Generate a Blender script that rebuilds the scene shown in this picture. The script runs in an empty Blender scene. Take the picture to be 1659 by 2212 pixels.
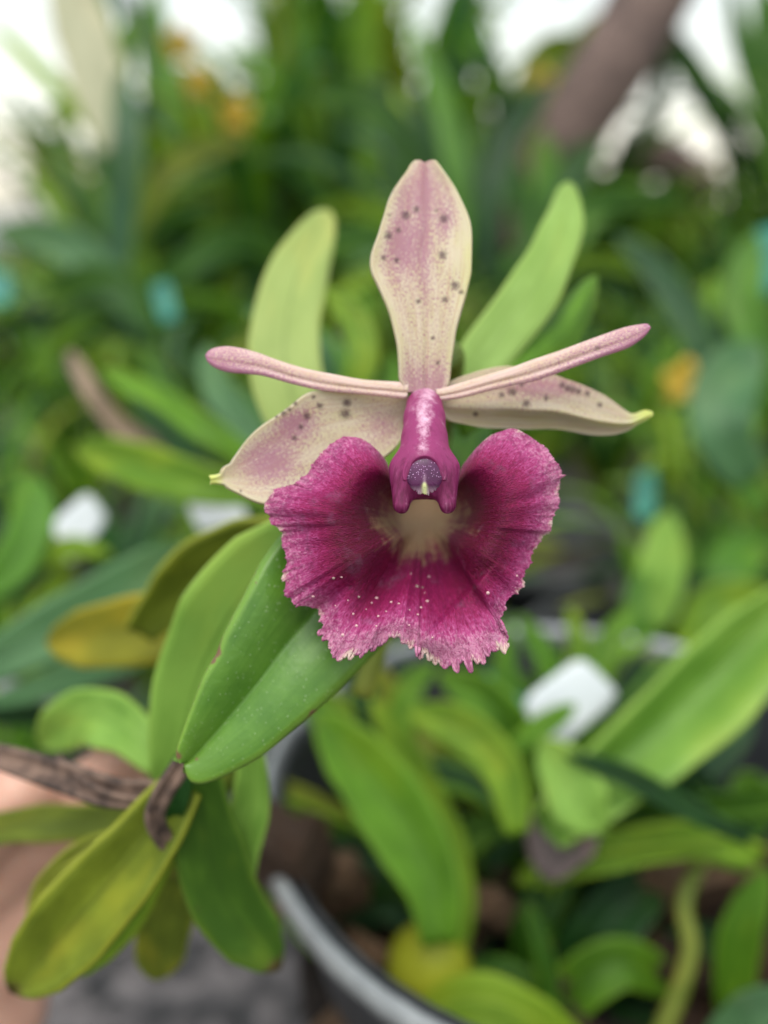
import bpy, math, random
import numpy as np
from mathutils import Vector, Matrix, Euler

random.seed(7)
rng = np.random.default_rng(7)
SC = bpy.context.scene
COL = SC.collection

# ------------------------------------------------------------------ camera
PITCH = math.radians(19.5)
CAM = np.array([0.0, 0.0, 0.28])
TANV = math.tan(math.radians(31.0))
AX = np.array([0, math.cos(PITCH), -math.sin(PITCH)])
RT = np.array([1.0, 0, 0])
UP = np.array([0, math.sin(PITCH), math.cos(PITCH)])
FOC = 0.12

cam = bpy.data.cameras.new('camera')
camo = bpy.data.objects.new('camera', cam)
COL.objects.link(camo)
camo.location = CAM
camo.rotation_euler = (math.pi / 2 - PITCH, 0, 0)
cam.sensor_fit = 'VERTICAL'
cam.sensor_height = 24.0
cam.lens = 12.0 / TANV
cam.clip_start = 0.01
cam.clip_end = 500
cam.dof.use_dof = True
cam.dof.focus_distance = 0.1175
cam.dof.aperture_fstop = 4.0
SC.camera = camo

# ------------------------------------------------------------------ world, sun, exposure
SUN_EL, SUN_AZ = 70.0, 195.0      # high, soft, from behind the camera
w = bpy.data.worlds.new('World')
SC.world = w
w.use_nodes = True
nt = w.node_tree
nt.nodes.clear()
sky = nt.nodes.new('ShaderNodeTexSky')
sky.sky_type = 'NISHITA'
sky.sun_disc = False
sky.sun_elevation = math.radians(SUN_EL)
sky.sun_rotation = math.radians(SUN_AZ)
sky.air_density = 2.0
sky.dust_density = 1.0
sky.ozone_density = 1.0
hsv = nt.nodes.new('ShaderNodeHueSaturation')
hsv.inputs['Saturation'].default_value = 0.35      # a white, overcast sky
bg = nt.nodes.new('ShaderNodeBackground')
bg.inputs['Strength'].default_value = 0.15
wo = nt.nodes.new('ShaderNodeOutputWorld')
nt.links.new(sky.outputs[0], hsv.inputs['Color'])
nt.links.new(hsv.outputs[0], bg.inputs['Color'])
nt.links.new(bg.outputs[0], wo.inputs['Surface'])

sl = bpy.data.lights.new('sun', 'SUN')
sl.energy = 1.5
sl.angle = math.radians(38)
sl.color = (1.0, 0.97, 0.92)
so = bpy.data.objects.new('sun', sl)
COL.objects.link(so)
so.rotation_euler = (math.radians(90 - SUN_EL), 0, math.radians(180 - SUN_AZ))
so.location = (0, -1, 3)

vs = SC.view_settings
vs.view_transform = 'Standard'
vs.look = 'None'
vs.exposure = 0.66
vs.gamma = 1.0
SC.render.engine = 'CYCLES'
SC.cycles.use_denoising = True
SC.cycles.max_bounces = 6
SC.cycles.diffuse_bounces = 3
SC.cycles.transmission_bounces = 4


# ------------------------------------------------------------------ helpers
def P(px, py, d):
    """point seen at (px,py) of a 1659x2212 picture, d metres along the axis"""
    px = np.asarray(px, float); py = np.asarray(py, float); d = np.asarray(d, float)
    k = TANV / 1106.0
    return (CAM + d[..., None] * AX + ((px - 829.5) * k * d)[..., None] * RT
            + ((1106.0 - py) * k * d)[..., None] * UP)


def PXM(d):
    return TANV / 1106.0 * d          # metres per pixel at depth d


def tag(o, label=None, cat=None, group=None, kind=None):
    if label: o['label'] = label
    if cat: o['category'] = cat
    if group: o['group'] = group
    if kind: o['kind'] = kind
    return o


def empty(name, loc):
    o = bpy.data.objects.new(name, None)
    o.empty_display_size = 0.01
    COL.objects.link(o)
    o.location = Vector(loc)
    return o


def make_mesh(name, verts, faces, uv=None, attrs=None, smooth=True):
    me = bpy.data.meshes.new(name)
    v = np.asarray(verts, float)
    if isinstance(faces, np.ndarray):
        faces = faces.tolist()
    me.from_pydata(v.tolist(), [], faces)
    if uv is not None:
        ul = me.uv_layers.new(name='UVMap')
        li = np.empty(len(me.loops), dtype=np.int32)
        me.loops.foreach_get('vertex_index', li)
        ul.data.foreach_set('uv', np.asarray(uv, np.float32)[li].ravel())
    for k, a in (attrs or {}).items():
        at = me.attributes.new(k, 'FLOAT_COLOR', 'POINT')
        c = np.ones((len(v), 4), np.float32)
        c[:, :a.shape[1]] = a
        at.data.foreach_set('color', c.ravel())
    if smooth:
        me.polygons.foreach_set('use_smooth', np.ones(len(me.polygons), dtype=bool))
    me.update()
    return me


def add(name, verts, faces, mat, parent=None, uv=None, attrs=None, smooth=True, solid=0.0, sub=0):
    v = np.asarray(verts, float)
    org = np.array(parent_world(parent)) if parent else v.mean(0)
    me = make_mesh(name, v - org, faces, uv, attrs, smooth)
    o = bpy.data.objects.new(name, me)
    COL.objects.link(o)
    if parent:
        o.parent = parent
    else:
        o.location = org
    if mat:
        me.materials.append(mat)
    if solid:
        m = o.modifiers.new('thickness', 'SOLIDIFY')
        m.thickness = solid
        m.offset = -1
    if sub:
        m = o.modifiers.new('smooth', 'SUBSURF')
        m.levels = m.render_levels = sub
    return o


def parent_world(p):
    v = Vector((0, 0, 0))
    while p:
        v = v + p.location
        p = p.parent
    return v


def grid_faces(nv, nu, wrap=False, flip=False):
    a = np.arange(nv * nu).reshape(nv, nu)
    if wrap:
        b = np.roll(a, -1, 1)
        q = np.stack([a[:-1], b[:-1], b[1:], a[1:]], -1).reshape(-1, 4)
    else:
        q = np.stack([a[:-1, :-1], a[:-1, 1:], a[1:, 1:], a[1:, :-1]], -1).reshape(-1, 4)
    return q[:, ::-1] if flip else q


def face_to_cam(verts, q):
    """flip a sheet's quads when they look away from the camera"""
    a, b, c = verts[q[:, 0]], verts[q[:, 1]], verts[q[:, 2]]
    n = np.cross(b - a, c - a).sum(0)
    ctr = verts.mean(0)
    return q[:, ::-1] if np.dot(n, CAM - ctr) < 0 else q


def spl(pts, t):
    """smooth curve through points, parametrised by chord length; t in 0..1"""
    p = np.asarray(pts, float)
    if len(p) == 2:
        return p[0] + (p[1] - p[0]) * np.asarray(t)[:, None]
    s = np.r_[0, np.cumsum(np.sqrt((np.diff(p, axis=0) ** 2).sum(1)) + 1e-12)]
    s = s / s[-1]
    m = np.empty_like(p)
    m[1:-1] = (p[2:] - p[:-2]) / (s[2:] - s[:-2])[:, None]
    m[0] = (p[1] - p[0]) / (s[1] - s[0]); m[-1] = (p[-1] - p[-2]) / (s[-1] - s[-2])
    t = np.clip(np.asarray(t, float), 0, 1)
    i = np.clip(np.searchsorted(s, t, side='right') - 1, 0, len(p) - 2)
    h = (s[i + 1] - s[i]); x = ((t - s[i]) / h)[:, None]; h = h[:, None]
    return ((2 * x**3 - 3 * x**2 + 1) * p[i] + (x**3 - 2 * x**2 + x) * h * m[i]
            + (-2 * x**3 + 3 * x**2) * p[i + 1] + (x**3 - x**2) * h * m[i + 1])


def sm(a, b, x):
    t = np.clip((x - a) / (b - a), 0, 1)
    return t * t * (3 - 2 * t)


def n1(x, seed, n=4096):
    """1-D smooth noise -1..1"""
    r = np.random.default_rng(seed).uniform(-1, 1, n)
    i = np.floor(x).astype(int); f = x - i; f = f * f * (3 - 2 * f)
    return r[i % n] * (1 - f) + r[(i + 1) % n] * f


def tube(name, pts, rad, mat, parent=None, n=48, m=14, uvs=True):
    """tube through world points with radii (list, interpolated), closed ends"""
    t = np.linspace(0, 1, n)
    c = spl(pts, t)
    r = np.interp(t, np.linspace(0, 1, len(rad)), rad)
    tg = np.gradient(c, axis=0); tg /= np.linalg.norm(tg, axis=1)[:, None]
    ref = np.array([0.31, -0.8, 0.5]); ref /= np.linalg.norm(ref)
    s = np.cross(tg, ref); s /= np.linalg.norm(s, axis=1)[:, None]
    b = np.cross(s, tg)
    an = np.linspace(0, 2 * math.pi, m, endpoint=False)
    v = c[:, None] + r[:, None, None] * (np.cos(an)[None, :, None] * s[:, None] + np.sin(an)[None, :, None] * b[:, None])
    verts = np.r_[v.reshape(-1, 3), c[:1], c[-1:]]
    f = grid_faces(n, m, wrap=True).tolist()
    k = n * m
    for j in range(m):
        f.append([k, (j + 1) % m, j]); f.append([k + 1, (n - 1) * m + j, (n - 1) * m + (j + 1) % m])
    uv = np.zeros((len(verts), 2)); uv[:k, 0] = np.tile(np.linspace(0, 1, m), n); uv[:k, 1] = np.repeat(t, m)
    return add(name, verts, f, mat, parent, uv=uv)


def surface_nets(f, org, h):
    s = f < 0
    nx, ny, nz = f.shape
    cor = [(i, j, k) for i in (0, 1) for j in (0, 1) for k in (0, 1)]
    sl_ = lambda a, c: a[c[0]:nx - 1 + c[0], c[1]:ny - 1 + c[1], c[2]:nz - 1 + c[2]]
    cnt = sum(sl_(s, c).astype(np.int8) for c in cor)
    act = (cnt > 0) & (cnt < 8)
    idx = -np.ones(act.shape, int); idx[act] = np.arange(act.sum())
    base = np.argwhere(act).astype(float)
    acc = np.zeros_like(base); num = np.zeros(len(base))
    for a in cor:
        for ax in range(3):
            if a[ax]: continue
            b = list(a); b[ax] = 1; b = tuple(b)
            fa, fb = sl_(f, a)[act], sl_(f, b)[act]
            x = (fa < 0) != (fb < 0)
            t = np.where(x, fa / np.where(x, fa - fb, 1), 0)
            p = np.tile(np.array(a, float), (len(base), 1)); p[:, ax] = t
            acc += p * x[:, None]; num += x
    verts = org + h * (base + acc / num[:, None])
    faces = []
    for ax in range(3):
        o1, o2 = [(1, 2), (2, 0), (0, 1)][ax]
        A = np.moveaxis(s, (ax, o1, o2), (0, 1, 2)); I = np.moveaxis(idx, (ax, o1, o2), (0, 1, 2))
        x = A[:-1, 1:-1, 1:-1] != A[1:, 1:-1, 1:-1]
        q = np.stack([I[:, :-1, :-1][x], I[:, 1:, :-1][x], I[:, 1:, 1:][x], I[:, :-1, 1:][x]], -1)
        fl = ~A[:-1, 1:-1, 1:-1][x]
        q[fl] = q[fl][:, ::-1]
        faces.append(q)
    return verts, np.concatenate(faces)


def sd_cone(p, a, b, r1, r2):
    """round cone, approximate: capsule with a varying radius"""
    a = np.asarray(a, float); b = np.asarray(b, float)
    ab = b - a
    t = np.clip(((p - a) @ ab) / (ab @ ab), 0, 1)
    return np.linalg.norm(p - a - t[..., None] * ab, axis=-1) - (r1 + (r2 - r1) * t)


def smin(a, b, k):
    h = np.clip(0.5 + 0.5 * (b - a) / k, 0, 1)
    return b * (1 - h) + a * h - k * h * (1 - h)


# ------------------------------------------------------------------ materials
class Mat:
    def __init__(s, name):
        s.m = bpy.data.materials.new(name); s.m.use_nodes = True
        s.t = s.m.node_tree; s.t.nodes.clear()
        s.out = s.n('ShaderNodeOutputMaterial')

    def n(s, typ, **kw):
        x = s.t.nodes.new(typ)
        for k, v in kw.items():
            if k.startswith('i_'):
                key = k[2:]
                key = int(key) if key.isdigit() else key.replace('_', ' ')
                s.set(x.inputs[key], v)
            else:
                setattr(x, k, v)
        return x

    def set(s, sock, v):
        if isinstance(v, bpy.types.NodeSocket): s.t.links.new(v, sock)
        elif isinstance(v, bpy.types.Node): s.t.links.new(v.outputs[0], sock)
        else:
            if hasattr(sock.default_value, '__len__') and len(sock.default_value) == 4 and len(v) == 3: v = (*v, 1)
            sock.default_value = v

    def math(s, op, a, b=0.0, clamp=False):
        x = s.n('ShaderNodeMath', operation=op, use_clamp=clamp); s.set(x.inputs[0], a); s.set(x.inputs[1], b); return x.outputs[0]

    def mix(s, f, a, b):
        x = s.n('ShaderNodeMix', data_type='RGBA'); s.set(x.inputs[0], f); s.set(x.inputs[6], a); s.set(x.inputs[7], b); return x.outputs[2]

    def uv(s, sx=1, sy=1):
        t = s.n('ShaderNodeTexCoord')
        mp = s.n('ShaderNodeMapping', i_Vector=t.outputs['UV']); mp.inputs['Scale'].default_value = (sx, sy, 1)
        return mp.outputs[0]

    def obj(s, sc=1.0):
        t = s.n('ShaderNodeTexCoord')
        mp = s.n('ShaderNodeMapping', i_Vector=t.outputs['Object'])
        mp.inputs['Scale'].default_value = (sc, sc, sc) if not hasattr(sc, '__len__') else sc
        return mp.outputs[0]

    def noise(s, vec, scale=1.0, detail=3.0, rough=0.55):
        x = s.n('ShaderNodeTexNoise', i_Vector=vec, i_Scale=scale, i_Detail=detail, i_Roughness=rough); return x.outputs['Fac']

    def attr(s, name):
        a = s.n('ShaderNodeAttribute', attribute_name=name)
        x = s.n('ShaderNodeSeparateColor', i_0=a.outputs['Color']); return x.outputs

    def step(s, v, lo, hi):
        x = s.n('ShaderNodeMapRange', interpolation_type='SMOOTHSTEP', i_Value=v)
        x.inputs['From Min'].default_value = lo; x.inputs['From Max'].default_value = hi; return x.outputs[0]

    def ramp(s, v, stops):
        r = s.n('ShaderNodeValToRGB', i_Fac=v)
        e = r.color_ramp.elements
        while len(e) < len(stops): e.new(0.5)
        for el, (p, c) in zip(e, stops): el.position = p; el.color = (*c, 1)
        return r.outputs[0]

    def bump(s, h, dist, strength=1.0, normal=None):
        b = s.n('ShaderNodeBump', i_Height=h); b.inputs['Distance'].default_value = dist; b.inputs['Strength'].default_value = strength
        if normal is not None: s.t.links.new(normal, b.inputs['Normal'])
        return b.outputs[0]

    def finish(s, color, rough=0.5, normal=None, trans=0.0, tcol=None, sss=0.0, radius=(0.001, 0.0005, 0.0003), spec=0.5, sheen=0.0, coat=0.0):
        b = s.n('ShaderNodeBsdfPrincipled')
        s.set(b.inputs['Base Color'], color); s.set(b.inputs['Roughness'], rough)
        b.inputs['Specular IOR Level'].default_value = spec
        if sss:
            b.inputs['Subsurface Weight'].default_value = sss; b.inputs['Subsurface Radius'].default_value = radius; b.inputs['Subsurface Scale'].default_value = 1.0
        if sheen: b.inputs['Sheen Weight'].default_value = sheen
        if coat: b.inputs['Coat Weight'].default_value = coat
        if normal is not None: s.t.links.new(normal, b.inputs['Normal'])
        o = b.outputs[0]
        if trans:
            tr = s.n('ShaderNodeBsdfTranslucent'); s.set(tr.inputs[0], tcol if tcol is not None else color)
            mx = s.n('ShaderNodeMixShader', i_0=trans); s.t.links.new(o, mx.inputs[1]); s.t.links.new(tr.outputs[0], mx.inputs[2]); o = mx.outputs[0]
        s.t.links.new(o, s.out.inputs['Surface'])
        return s.m


def leaf_mat(name, a, b, tcol, rough=0.42, trans=0.24, wear=0.0):
    m = Mat(name)
    info = m.n('ShaderNodeObjectInfo')
    rnd = info.outputs['Random']
    off = m.n('ShaderNodeCombineXYZ', i_0=m.math('MULTIPLY', rnd, 37.0), i_1=m.math('MULTIPLY', rnd, 11.0), i_2=0.0)
    uvo = m.n('ShaderNodeVectorMath', operation='ADD'); m.set(uvo.inputs[0], m.uv(2.2, 3.5)); m.set(uvo.inputs[1], off)
    n = m.noise(uvo.outputs[0], 1, 4, 0.6)
    st = m.noise(m.uv(70, 1.5), 1, 2)
    rib = m.n('ShaderNodeSeparateXYZ', i_0=m.uv())
    du = m.math('ABSOLUTE', m.math('SUBTRACT', rib.outputs[0], 0.5))
    fac = m.math('ADD', m.math('MULTIPLY', n, 1.5), m.math('MULTIPLY', st, 0.35))
    fac = m.math('ADD', fac, m.math('MULTIPLY', m.math('SUBTRACT', rnd, 0.5), 0.7))
    c = m.mix(m.step(fac, 0.45, 1.35), tuple(x * 0.75 for x in a), b)
    c = m.mix(m.math('MULTIPLY', m.math('SUBTRACT', 1.0, m.step(du, 0.004, 0.035)), 0.55), c, tuple(x * 0.55 for x in a))
    c = m.mix(m.math('MULTIPLY', m.step(du, 0.455, 0.495), 0.5), c, (b[0] * 1.5, b[1] * 1.25, b[2] * 1.3))
    yn = m.math('ADD', m.noise(uvo.outputs[0], 0.7, 2), m.math('MULTIPLY', rib.outputs[1], 0.25))
    c = m.mix(m.math('MULTIPLY', m.step(yn, 0.62, 0.9), 0.45 if b[1] < 0.5 else 0.12), c, (min(b[0] * 1.4 + 0.02, .8), min(b[1] * 1.1, .8), b[2] * 0.9))
    wn = m.noise(m.obj(160), 1, 5, 0.65)
    tipf = m.math('MULTIPLY', m.step(rib.outputs[1], 0.85, 1.02), 0.2 + 0.2 * wear)
    c = m.mix(m.math('MULTIPLY', m.step(m.math('ADD', wn, tipf), 0.74 - wear * 0.13, 0.82), 0.85), c, (0.10, 0.055, 0.025))
    bp = m.bump(st, 0.00035, 0.6)
    return m.finish(c, rough, bp, trans, tcol, spec=0.28)


M = {}
M['green'] = leaf_mat('leaf_green', (0.028, 0.105, 0.006), (0.085, 0.23, 0.012), (0.13, 0.34, 0.008))
M['mid'] = leaf_mat('leaf_mid_green', (0.075, 0.20, 0.010), (0.16, 0.35, 0.022), (0.22, 0.42, 0.012))
M['light'] = leaf_mat('leaf_light_green', (0.15, 0.33, 0.035), (0.26, 0.46, 0.075), (0.28, 0.50, 0.04))
M['pale'] = leaf_mat('leaf_pale_yellow_green', (0.28, 0.40, 0.085), (0.37, 0.47, 0.13), (0.38, 0.48, 0.10), wear=0.0)
M['dark'] = leaf_mat('leaf_dark_green', (0.008, 0.040, 0.006), (0.022, 0.095, 0.014), (0.03, 0.13, 0.010))
M['blue'] = leaf_mat('leaf_grey_green', (0.030, 0.105, 0.035), (0.09, 0.21, 0.075), (0.07, 0.22, 0.035), rough=0.36)
M['lime'] = leaf_mat('leaf_lime', (0.13, 0.28, 0.012), (0.26, 0.42, 0.025), (0.32, 0.50, 0.02))
M['yellow'] = leaf_mat('leaf_yellow', (0.24, 0.24, 0.012), (0.36, 0.34, 0.02), (0.42, 0.40, 0.02), wear=0.2)
M['olive'] = leaf_mat('leaf_olive', (0.13, 0.18, 0.012), (0.24, 0.30, 0.025), (0.28, 0.34, 0.02), wear=0.45)
M['worn'] = leaf_mat('leaf_green_worn', (0.06, 0.15, 0.012), (0.13, 0.27, 0.025), (0.18, 0.33, 0.02), wear=0.8)
M['cream'] = leaf_mat('leaf_cream', (0.40, 0.42, 0.24), (0.58, 0.56, 0.36), (0.5, 0.5, 0.3))
M['bright'] = leaf_mat('leaf_bright_green', (0.33, 0.53, 0.10), (0.40, 0.60, 0.15), (0.40, 0.62, 0.10))
M['purple'] = leaf_mat('leaf_purple_grey', (0.16, 0.12, 0.11), (0.26, 0.20, 0.18), (0.2, 0.14, 0.13))


def simple(name, a, b, scale, rough=0.6, bump=0.0, det=4, **kw):
    m = Mat(name)
    n = m.noise(m.obj(scale), 1, det, 0.6)
    c = m.mix(m.step(n, 0.3, 0.7), a, b)
    bp = m.bump(n, bump, 1.0) if bump else None
    return m.finish(c, rough, bp, **kw)


M['bark'] = simple('bark', (0.03, 0.014, 0.007), (0.17, 0.085, 0.036), 160, 0.85, 0.002)
M['bark_pale'] = simple('bark_pale', (0.09, 0.045, 0.02), (0.42, 0.25, 0.13), 130, 0.85, 0.001)
M['dry'] = simple('dry_sheath', (0.03, 0.018, 0.013), (0.19, 0.12, 0.085), 260, 0.8, 0.0006)
M['tan'] = simple('dry_leaf', (0.14, 0.10, 0.06), (0.28, 0.20, 0.13), 120, 0.8, 0.0004)
M['soil'] = simple('potting_mix', (0.006, 0.005, 0.004), (0.035, 0.022, 0.014), 220, 0.95, 0.003)
M['ground'] = simple('ground', (0.010, 0.010, 0.011), (0.17, 0.15, 0.145), 70, 0.3, 0.004, det=8)
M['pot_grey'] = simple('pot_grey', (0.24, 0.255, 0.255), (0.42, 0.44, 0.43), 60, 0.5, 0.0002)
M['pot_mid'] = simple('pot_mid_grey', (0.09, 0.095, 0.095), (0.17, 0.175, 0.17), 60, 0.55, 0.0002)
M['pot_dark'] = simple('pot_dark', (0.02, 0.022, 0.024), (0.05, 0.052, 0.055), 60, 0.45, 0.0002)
M['white'] = simple('tag_white', (0.74, 0.78, 0.78), (0.82, 0.85, 0.84), 40, 0.4, trans=0.25)
M['teal'] = simple('tag_teal', (0.015, 0.17, 0.115), (0.03, 0.27, 0.19), 40, 0.4, trans=0.25)
M['petal_yellow'] = simple('petal_yellow', (0.52, 0.32, 0.01), (0.72, 0.52, 0.06), 200, 0.5, trans=0.3)
M['trunk'] = simple('trunk_bark', (0.055, 0.035, 0.028), (0.15, 0.10, 0.08), 30, 0.9, 0.004)
M['bulb'] = leaf_mat('pseudobulb', (0.20, 0.28, 0.012), (0.32, 0.38, 0.025), (0.4, 0.45, 0.03), trans=0.12)
M['stem'] = leaf_mat('stem', (0.13, 0.20, 0.02), (0.26, 0.30, 0.05), (0.3, 0.35, 0.04), trans=0.1)
M['skin'] = simple('skin', (0.50, 0.27, 0.19), (0.62, 0.36, 0.26), 60, 0.5, 0.0002, sss=0.35, radius=(0.006, 0.0025, 0.0015))


# petal / sepal: cream with speckled purple, dark rust spots, yellow-green tip
def sepal_mat(name, cream, purple, dens=0.0, sx=1.0):
    m = Mat(name)
    pg = m.attr('pig')
    fine = m.noise(m.uv(52 * sx, 78), 1, 3, 0.7)
    low = m.noise(m.uv(7 * sx, 5), 1, 3)
    vein = m.noise(m.uv(34 * sx, 1.6), 1, 3)
    c = m.mix(m.step(low, 0.35, 0.7), cream, (cream[0] * 0.93, cream[1] * 0.98, cream[2] * 0.78))
    c = m.mix(m.math('MULTIPLY', m.step(vein, 0.48, 0.70), 0.42), c, (0.48, 0.24, 0.17))
    dn = m.math('ADD', m.math('MULTIPLY', pg[0], 0.33), m.math('ADD', m.math('MULTIPLY', m.math('SUBTRACT', low, 0.5), 0.22), dens))
    p = m.step(m.math('ADD', fine, dn), 0.60, 0.76)
    c = m.mix(m.math('MULTIPLY', p, 0.72), c, purple)
    sp = m.step(m.math('ADD', pg[1], m.math('MULTIPLY', m.math('SUBTRACT', fine, 0.5), 1.1)), 0.22, 1.0)
    c = m.mix(m.math('MULTIPLY', sp, 0.85), c, (0.10, 0.05, 0.05))
    c = m.mix(pg[2], c, (0.66, 0.70, 0.20))
    bp = m.bump(vein, 0.00022, 0.5)
    bp = m.bump(m.noise(m.obj(2600), 1, 2), 0.00006, 0.5, bp)
    return m.finish(c, 0.52, bp, 0.22, c, sss=0.25, radius=(0.0012, 0.0008, 0.0005), spec=0.35)


M['sepal'] = sepal_mat('sepal', (0.63, 0.54, 0.38), (0.34, 0.08, 0.20))
M['petal'] = sepal_mat('petal', (0.76, 0.57, 0.49), (0.42, 0.10, 0.28), dens=0.05, sx=0.5)

# lip
m = Mat('lip')
pg = m.attr('pig')
streak = m.noise(m.uv(190, 7), 1, 4, 0.65)
crack = m.noise(m.uv(420, 40), 1, 3, 0.6)
cell = m.noise(m.obj(1700), 1, 4, 0.65)
blot = m.noise(m.obj(330), 1, 3, 0.6)
t = m.math('ADD', pg[1], m.math('ADD', m.math('MULTIPLY', m.math('SUBTRACT', streak, 0.5), 0.45),
           m.math('ADD', m.math('MULTIPLY', m.math('SUBTRACT', crack, 0.5), 0.85), m.math('MULTIPLY', m.math('SUBTRACT', cell, 0.5), 0.6))))
c = m.ramp(t, [(0.0, (0.10, 0.001, 0.018)), (0.28, (0.19, 0.003, 0.045)), (0.52, (0.29, 0.009, 0.088)), (0.78, (0.43, 0.060, 0.205)), (1.0, (0.62, 0.25, 0.38))])
vn_ = m.noise(m.uv(75, 4), 1, 3, 0.6)
vein = m.math('SUBTRACT', 1.0, m.step(m.math('ABSOLUTE', m.math('SUBTRACT', vn_, 0.5)), 0.0, 0.06))
c = m.mix(m.math('MULTIPLY', vein, 0.45), c, (0.17, 0.004, 0.06))
c = m.mix(m.math('MULTIPLY', m.step(blot, 0.56, 0.75), 0.38), c, (0.20, 0.085, 0.15))
lowst = m.noise(m.uv(48, 1.6), 1, 2)
cr = m.math('ADD', m.math('ADD', pg[0], m.math('MULTIPLY', m.math('SUBTRACT', lowst, 0.5), 0.7)), m.math('ADD', m.math('MULTIPLY', m.math('SUBTRACT', streak, 0.5), 0.5), m.math('MULTIPLY', m.math('SUBTRACT', blot, 0.5), 0.9)))
c = m.mix(m.step(cr, 0.26, 0.80), c, m.mix(streak, (0.30, 0.165, 0.065), (0.48, 0.31, 0.18)))
ed = m.math('ADD', pg[2], m.math('MULTIPLY', m.math('SUBTRACT', crack, 0.5), 1.5))
c = m.mix(m.math('MULTIPLY', m.step(ed, 0.45, 0.95), 0.85), c, (0.74, 0.56, 0.45))
h = m.math('ADD', m.math('MULTIPLY', streak, 0.35), m.math('MULTIPLY', crack, 0.65))
bp = m.bump(h, 0.00075, 0.75)
bp = m.bump(cell, 0.00016, 0.6, bp)
M['lip'] = m.finish(c, m.math('ADD', 0.36, m.math('MULTIPLY', cell, 0.25)), bp, 0.12, c, sss=0.2, radius=(0.0008, 0.0003, 0.0004), spec=0.3)

# column
m = Mat('column')
pg = m.attr('pig')
st = m.noise(m.obj((1500, 1500, 170)), 1, 4, 0.6)
bl = m.noise(m.obj(430), 1, 5, 0.65)
c = m.mix(m.step(m.math('ADD', st, m.math('MULTIPLY', pg[1], 0.3)), 0.35, 0.8), (0.11, 0.006, 0.042), (0.25, 0.028, 0.115))
c = m.mix(m.step(m.math('ADD', pg[0], m.math('ADD', m.math('MULTIPLY', m.math('SUBTRACT', bl, 0.5), 1.6), m.math('MULTIPLY', m.math('SUBTRACT', st, 0.5), 0.7))), 0.12, 0.95), c, (0.68, 0.42, 0.52))
bp = m.bump(m.noise(m.obj(3200), 1, 2), 0.00005, 0.5)
M['column'] = m.finish(c, 0.5, bp, sss=0.15, radius=(0.001, 0.0003, 0.0004), spec=0.3)
# anther cap
m = Mat('anther_cap')
pg = m.attr('pig')
vo = m.n('ShaderNodeTexVoronoi', i_Vector=m.obj(3600), i_Scale=1.0)
dots = m.math('SUBTRACT', 1.0, m.step(vo.outputs['Distance'], 0.16, 0.34))
dn = m.math('MULTIPLY', dots, m.step(m.math('ADD', pg[1], m.math('MULTIPLY', m.noise(m.obj(900), 1, 2), 0.5)), 0.5, 0.8))
c = m.mix(m.noise(m.obj(900), 1, 3), (0.035, 0.003, 0.028), (0.12, 0.010, 0.085))
c = m.mix(m.math('MULTIPLY', dn, 0.8), c, (0.62, 0.36, 0.58))
c = m.mix(pg[2], c, (0.52, 0.34, 0.42))
c = m.mix(pg[0], c, (0.78, 0.80, 0.38))
M['anther'] = m.finish(c, 0.4, m.bump(dots, 0.00012, 0.6), sss=0.2, radius=(0.0006, 0.0003, 0.0004))
M['wart'] = simple('wart', (0.50, 0.22, 0.26), (0.70, 0.48, 0.44), 2000, 0.2, coat=0.6)
M['wart_dark'] = simple('wart_dark', (0.12, 0.06, 0.055), (0.40, 0.26, 0.22), 2500, 0.25, coat=0.6)

# near leaf: fleshy, stippled with pale dots, thin brown margin
m = Mat('stippled_leaf')
pg = m.attr('pig')
vo = m.n('ShaderNodeTexVoronoi', i_Vector=m.uv(24, 58), i_Scale=1.0)
vo.inputs['Randomness'].default_value = 0.9
dots = m.math('SUBTRACT', 1.0, m.step(vo.outputs['Distance'], 0.08, 0.22))
n = m.noise(m.obj(150), 1, 4)
st = m.noise(m.uv(60, 3), 1, 3)
c = m.mix(m.step(m.math('ADD', m.math('MULTIPLY', n, 0.7), m.math('MULTIPLY', st, 0.35)), 0.3, 0.8), (0.055, 0.160, 0.010), (0.125, 0.275, 0.028))
c = m.mix(m.math('MULTIPLY', dots, 0.6), c, (0.34, 0.46, 0.22))
c = m.mix(pg[0], c, (0.24, 0.40, 0.045))
c = m.mix(m.step(m.math('ADD', pg[1], m.math('MULTIPLY', m.math('SUBTRACT', m.noise(m.obj(900), 1, 3), 0.5), 0.9)), 0.45, 0.9), c, (0.19, 0.10, 0.05))
bp = m.bump(m.math('ADD', m.noise(m.obj(900), 1, 3), m.math('MULTIPLY', dots, 0.6)), 0.00014, 0.6)
M['near_leaf'] = m.finish(c, 0.40, bp, 0.14, (0.2, 0.42, 0.03), sss=0.15, radius=(0.001, 0.0015, 0.0004))


# ------------------------------------------------------------------ ground
gs = 200.0
g = add('ground', [(-gs, -gs, 0), (gs, -gs, 0), (gs, gs, 0), (-gs, gs, 0)], [[0, 1, 2, 3]], M['ground'], smooth=False)
tag(g, kind='structure')


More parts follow.
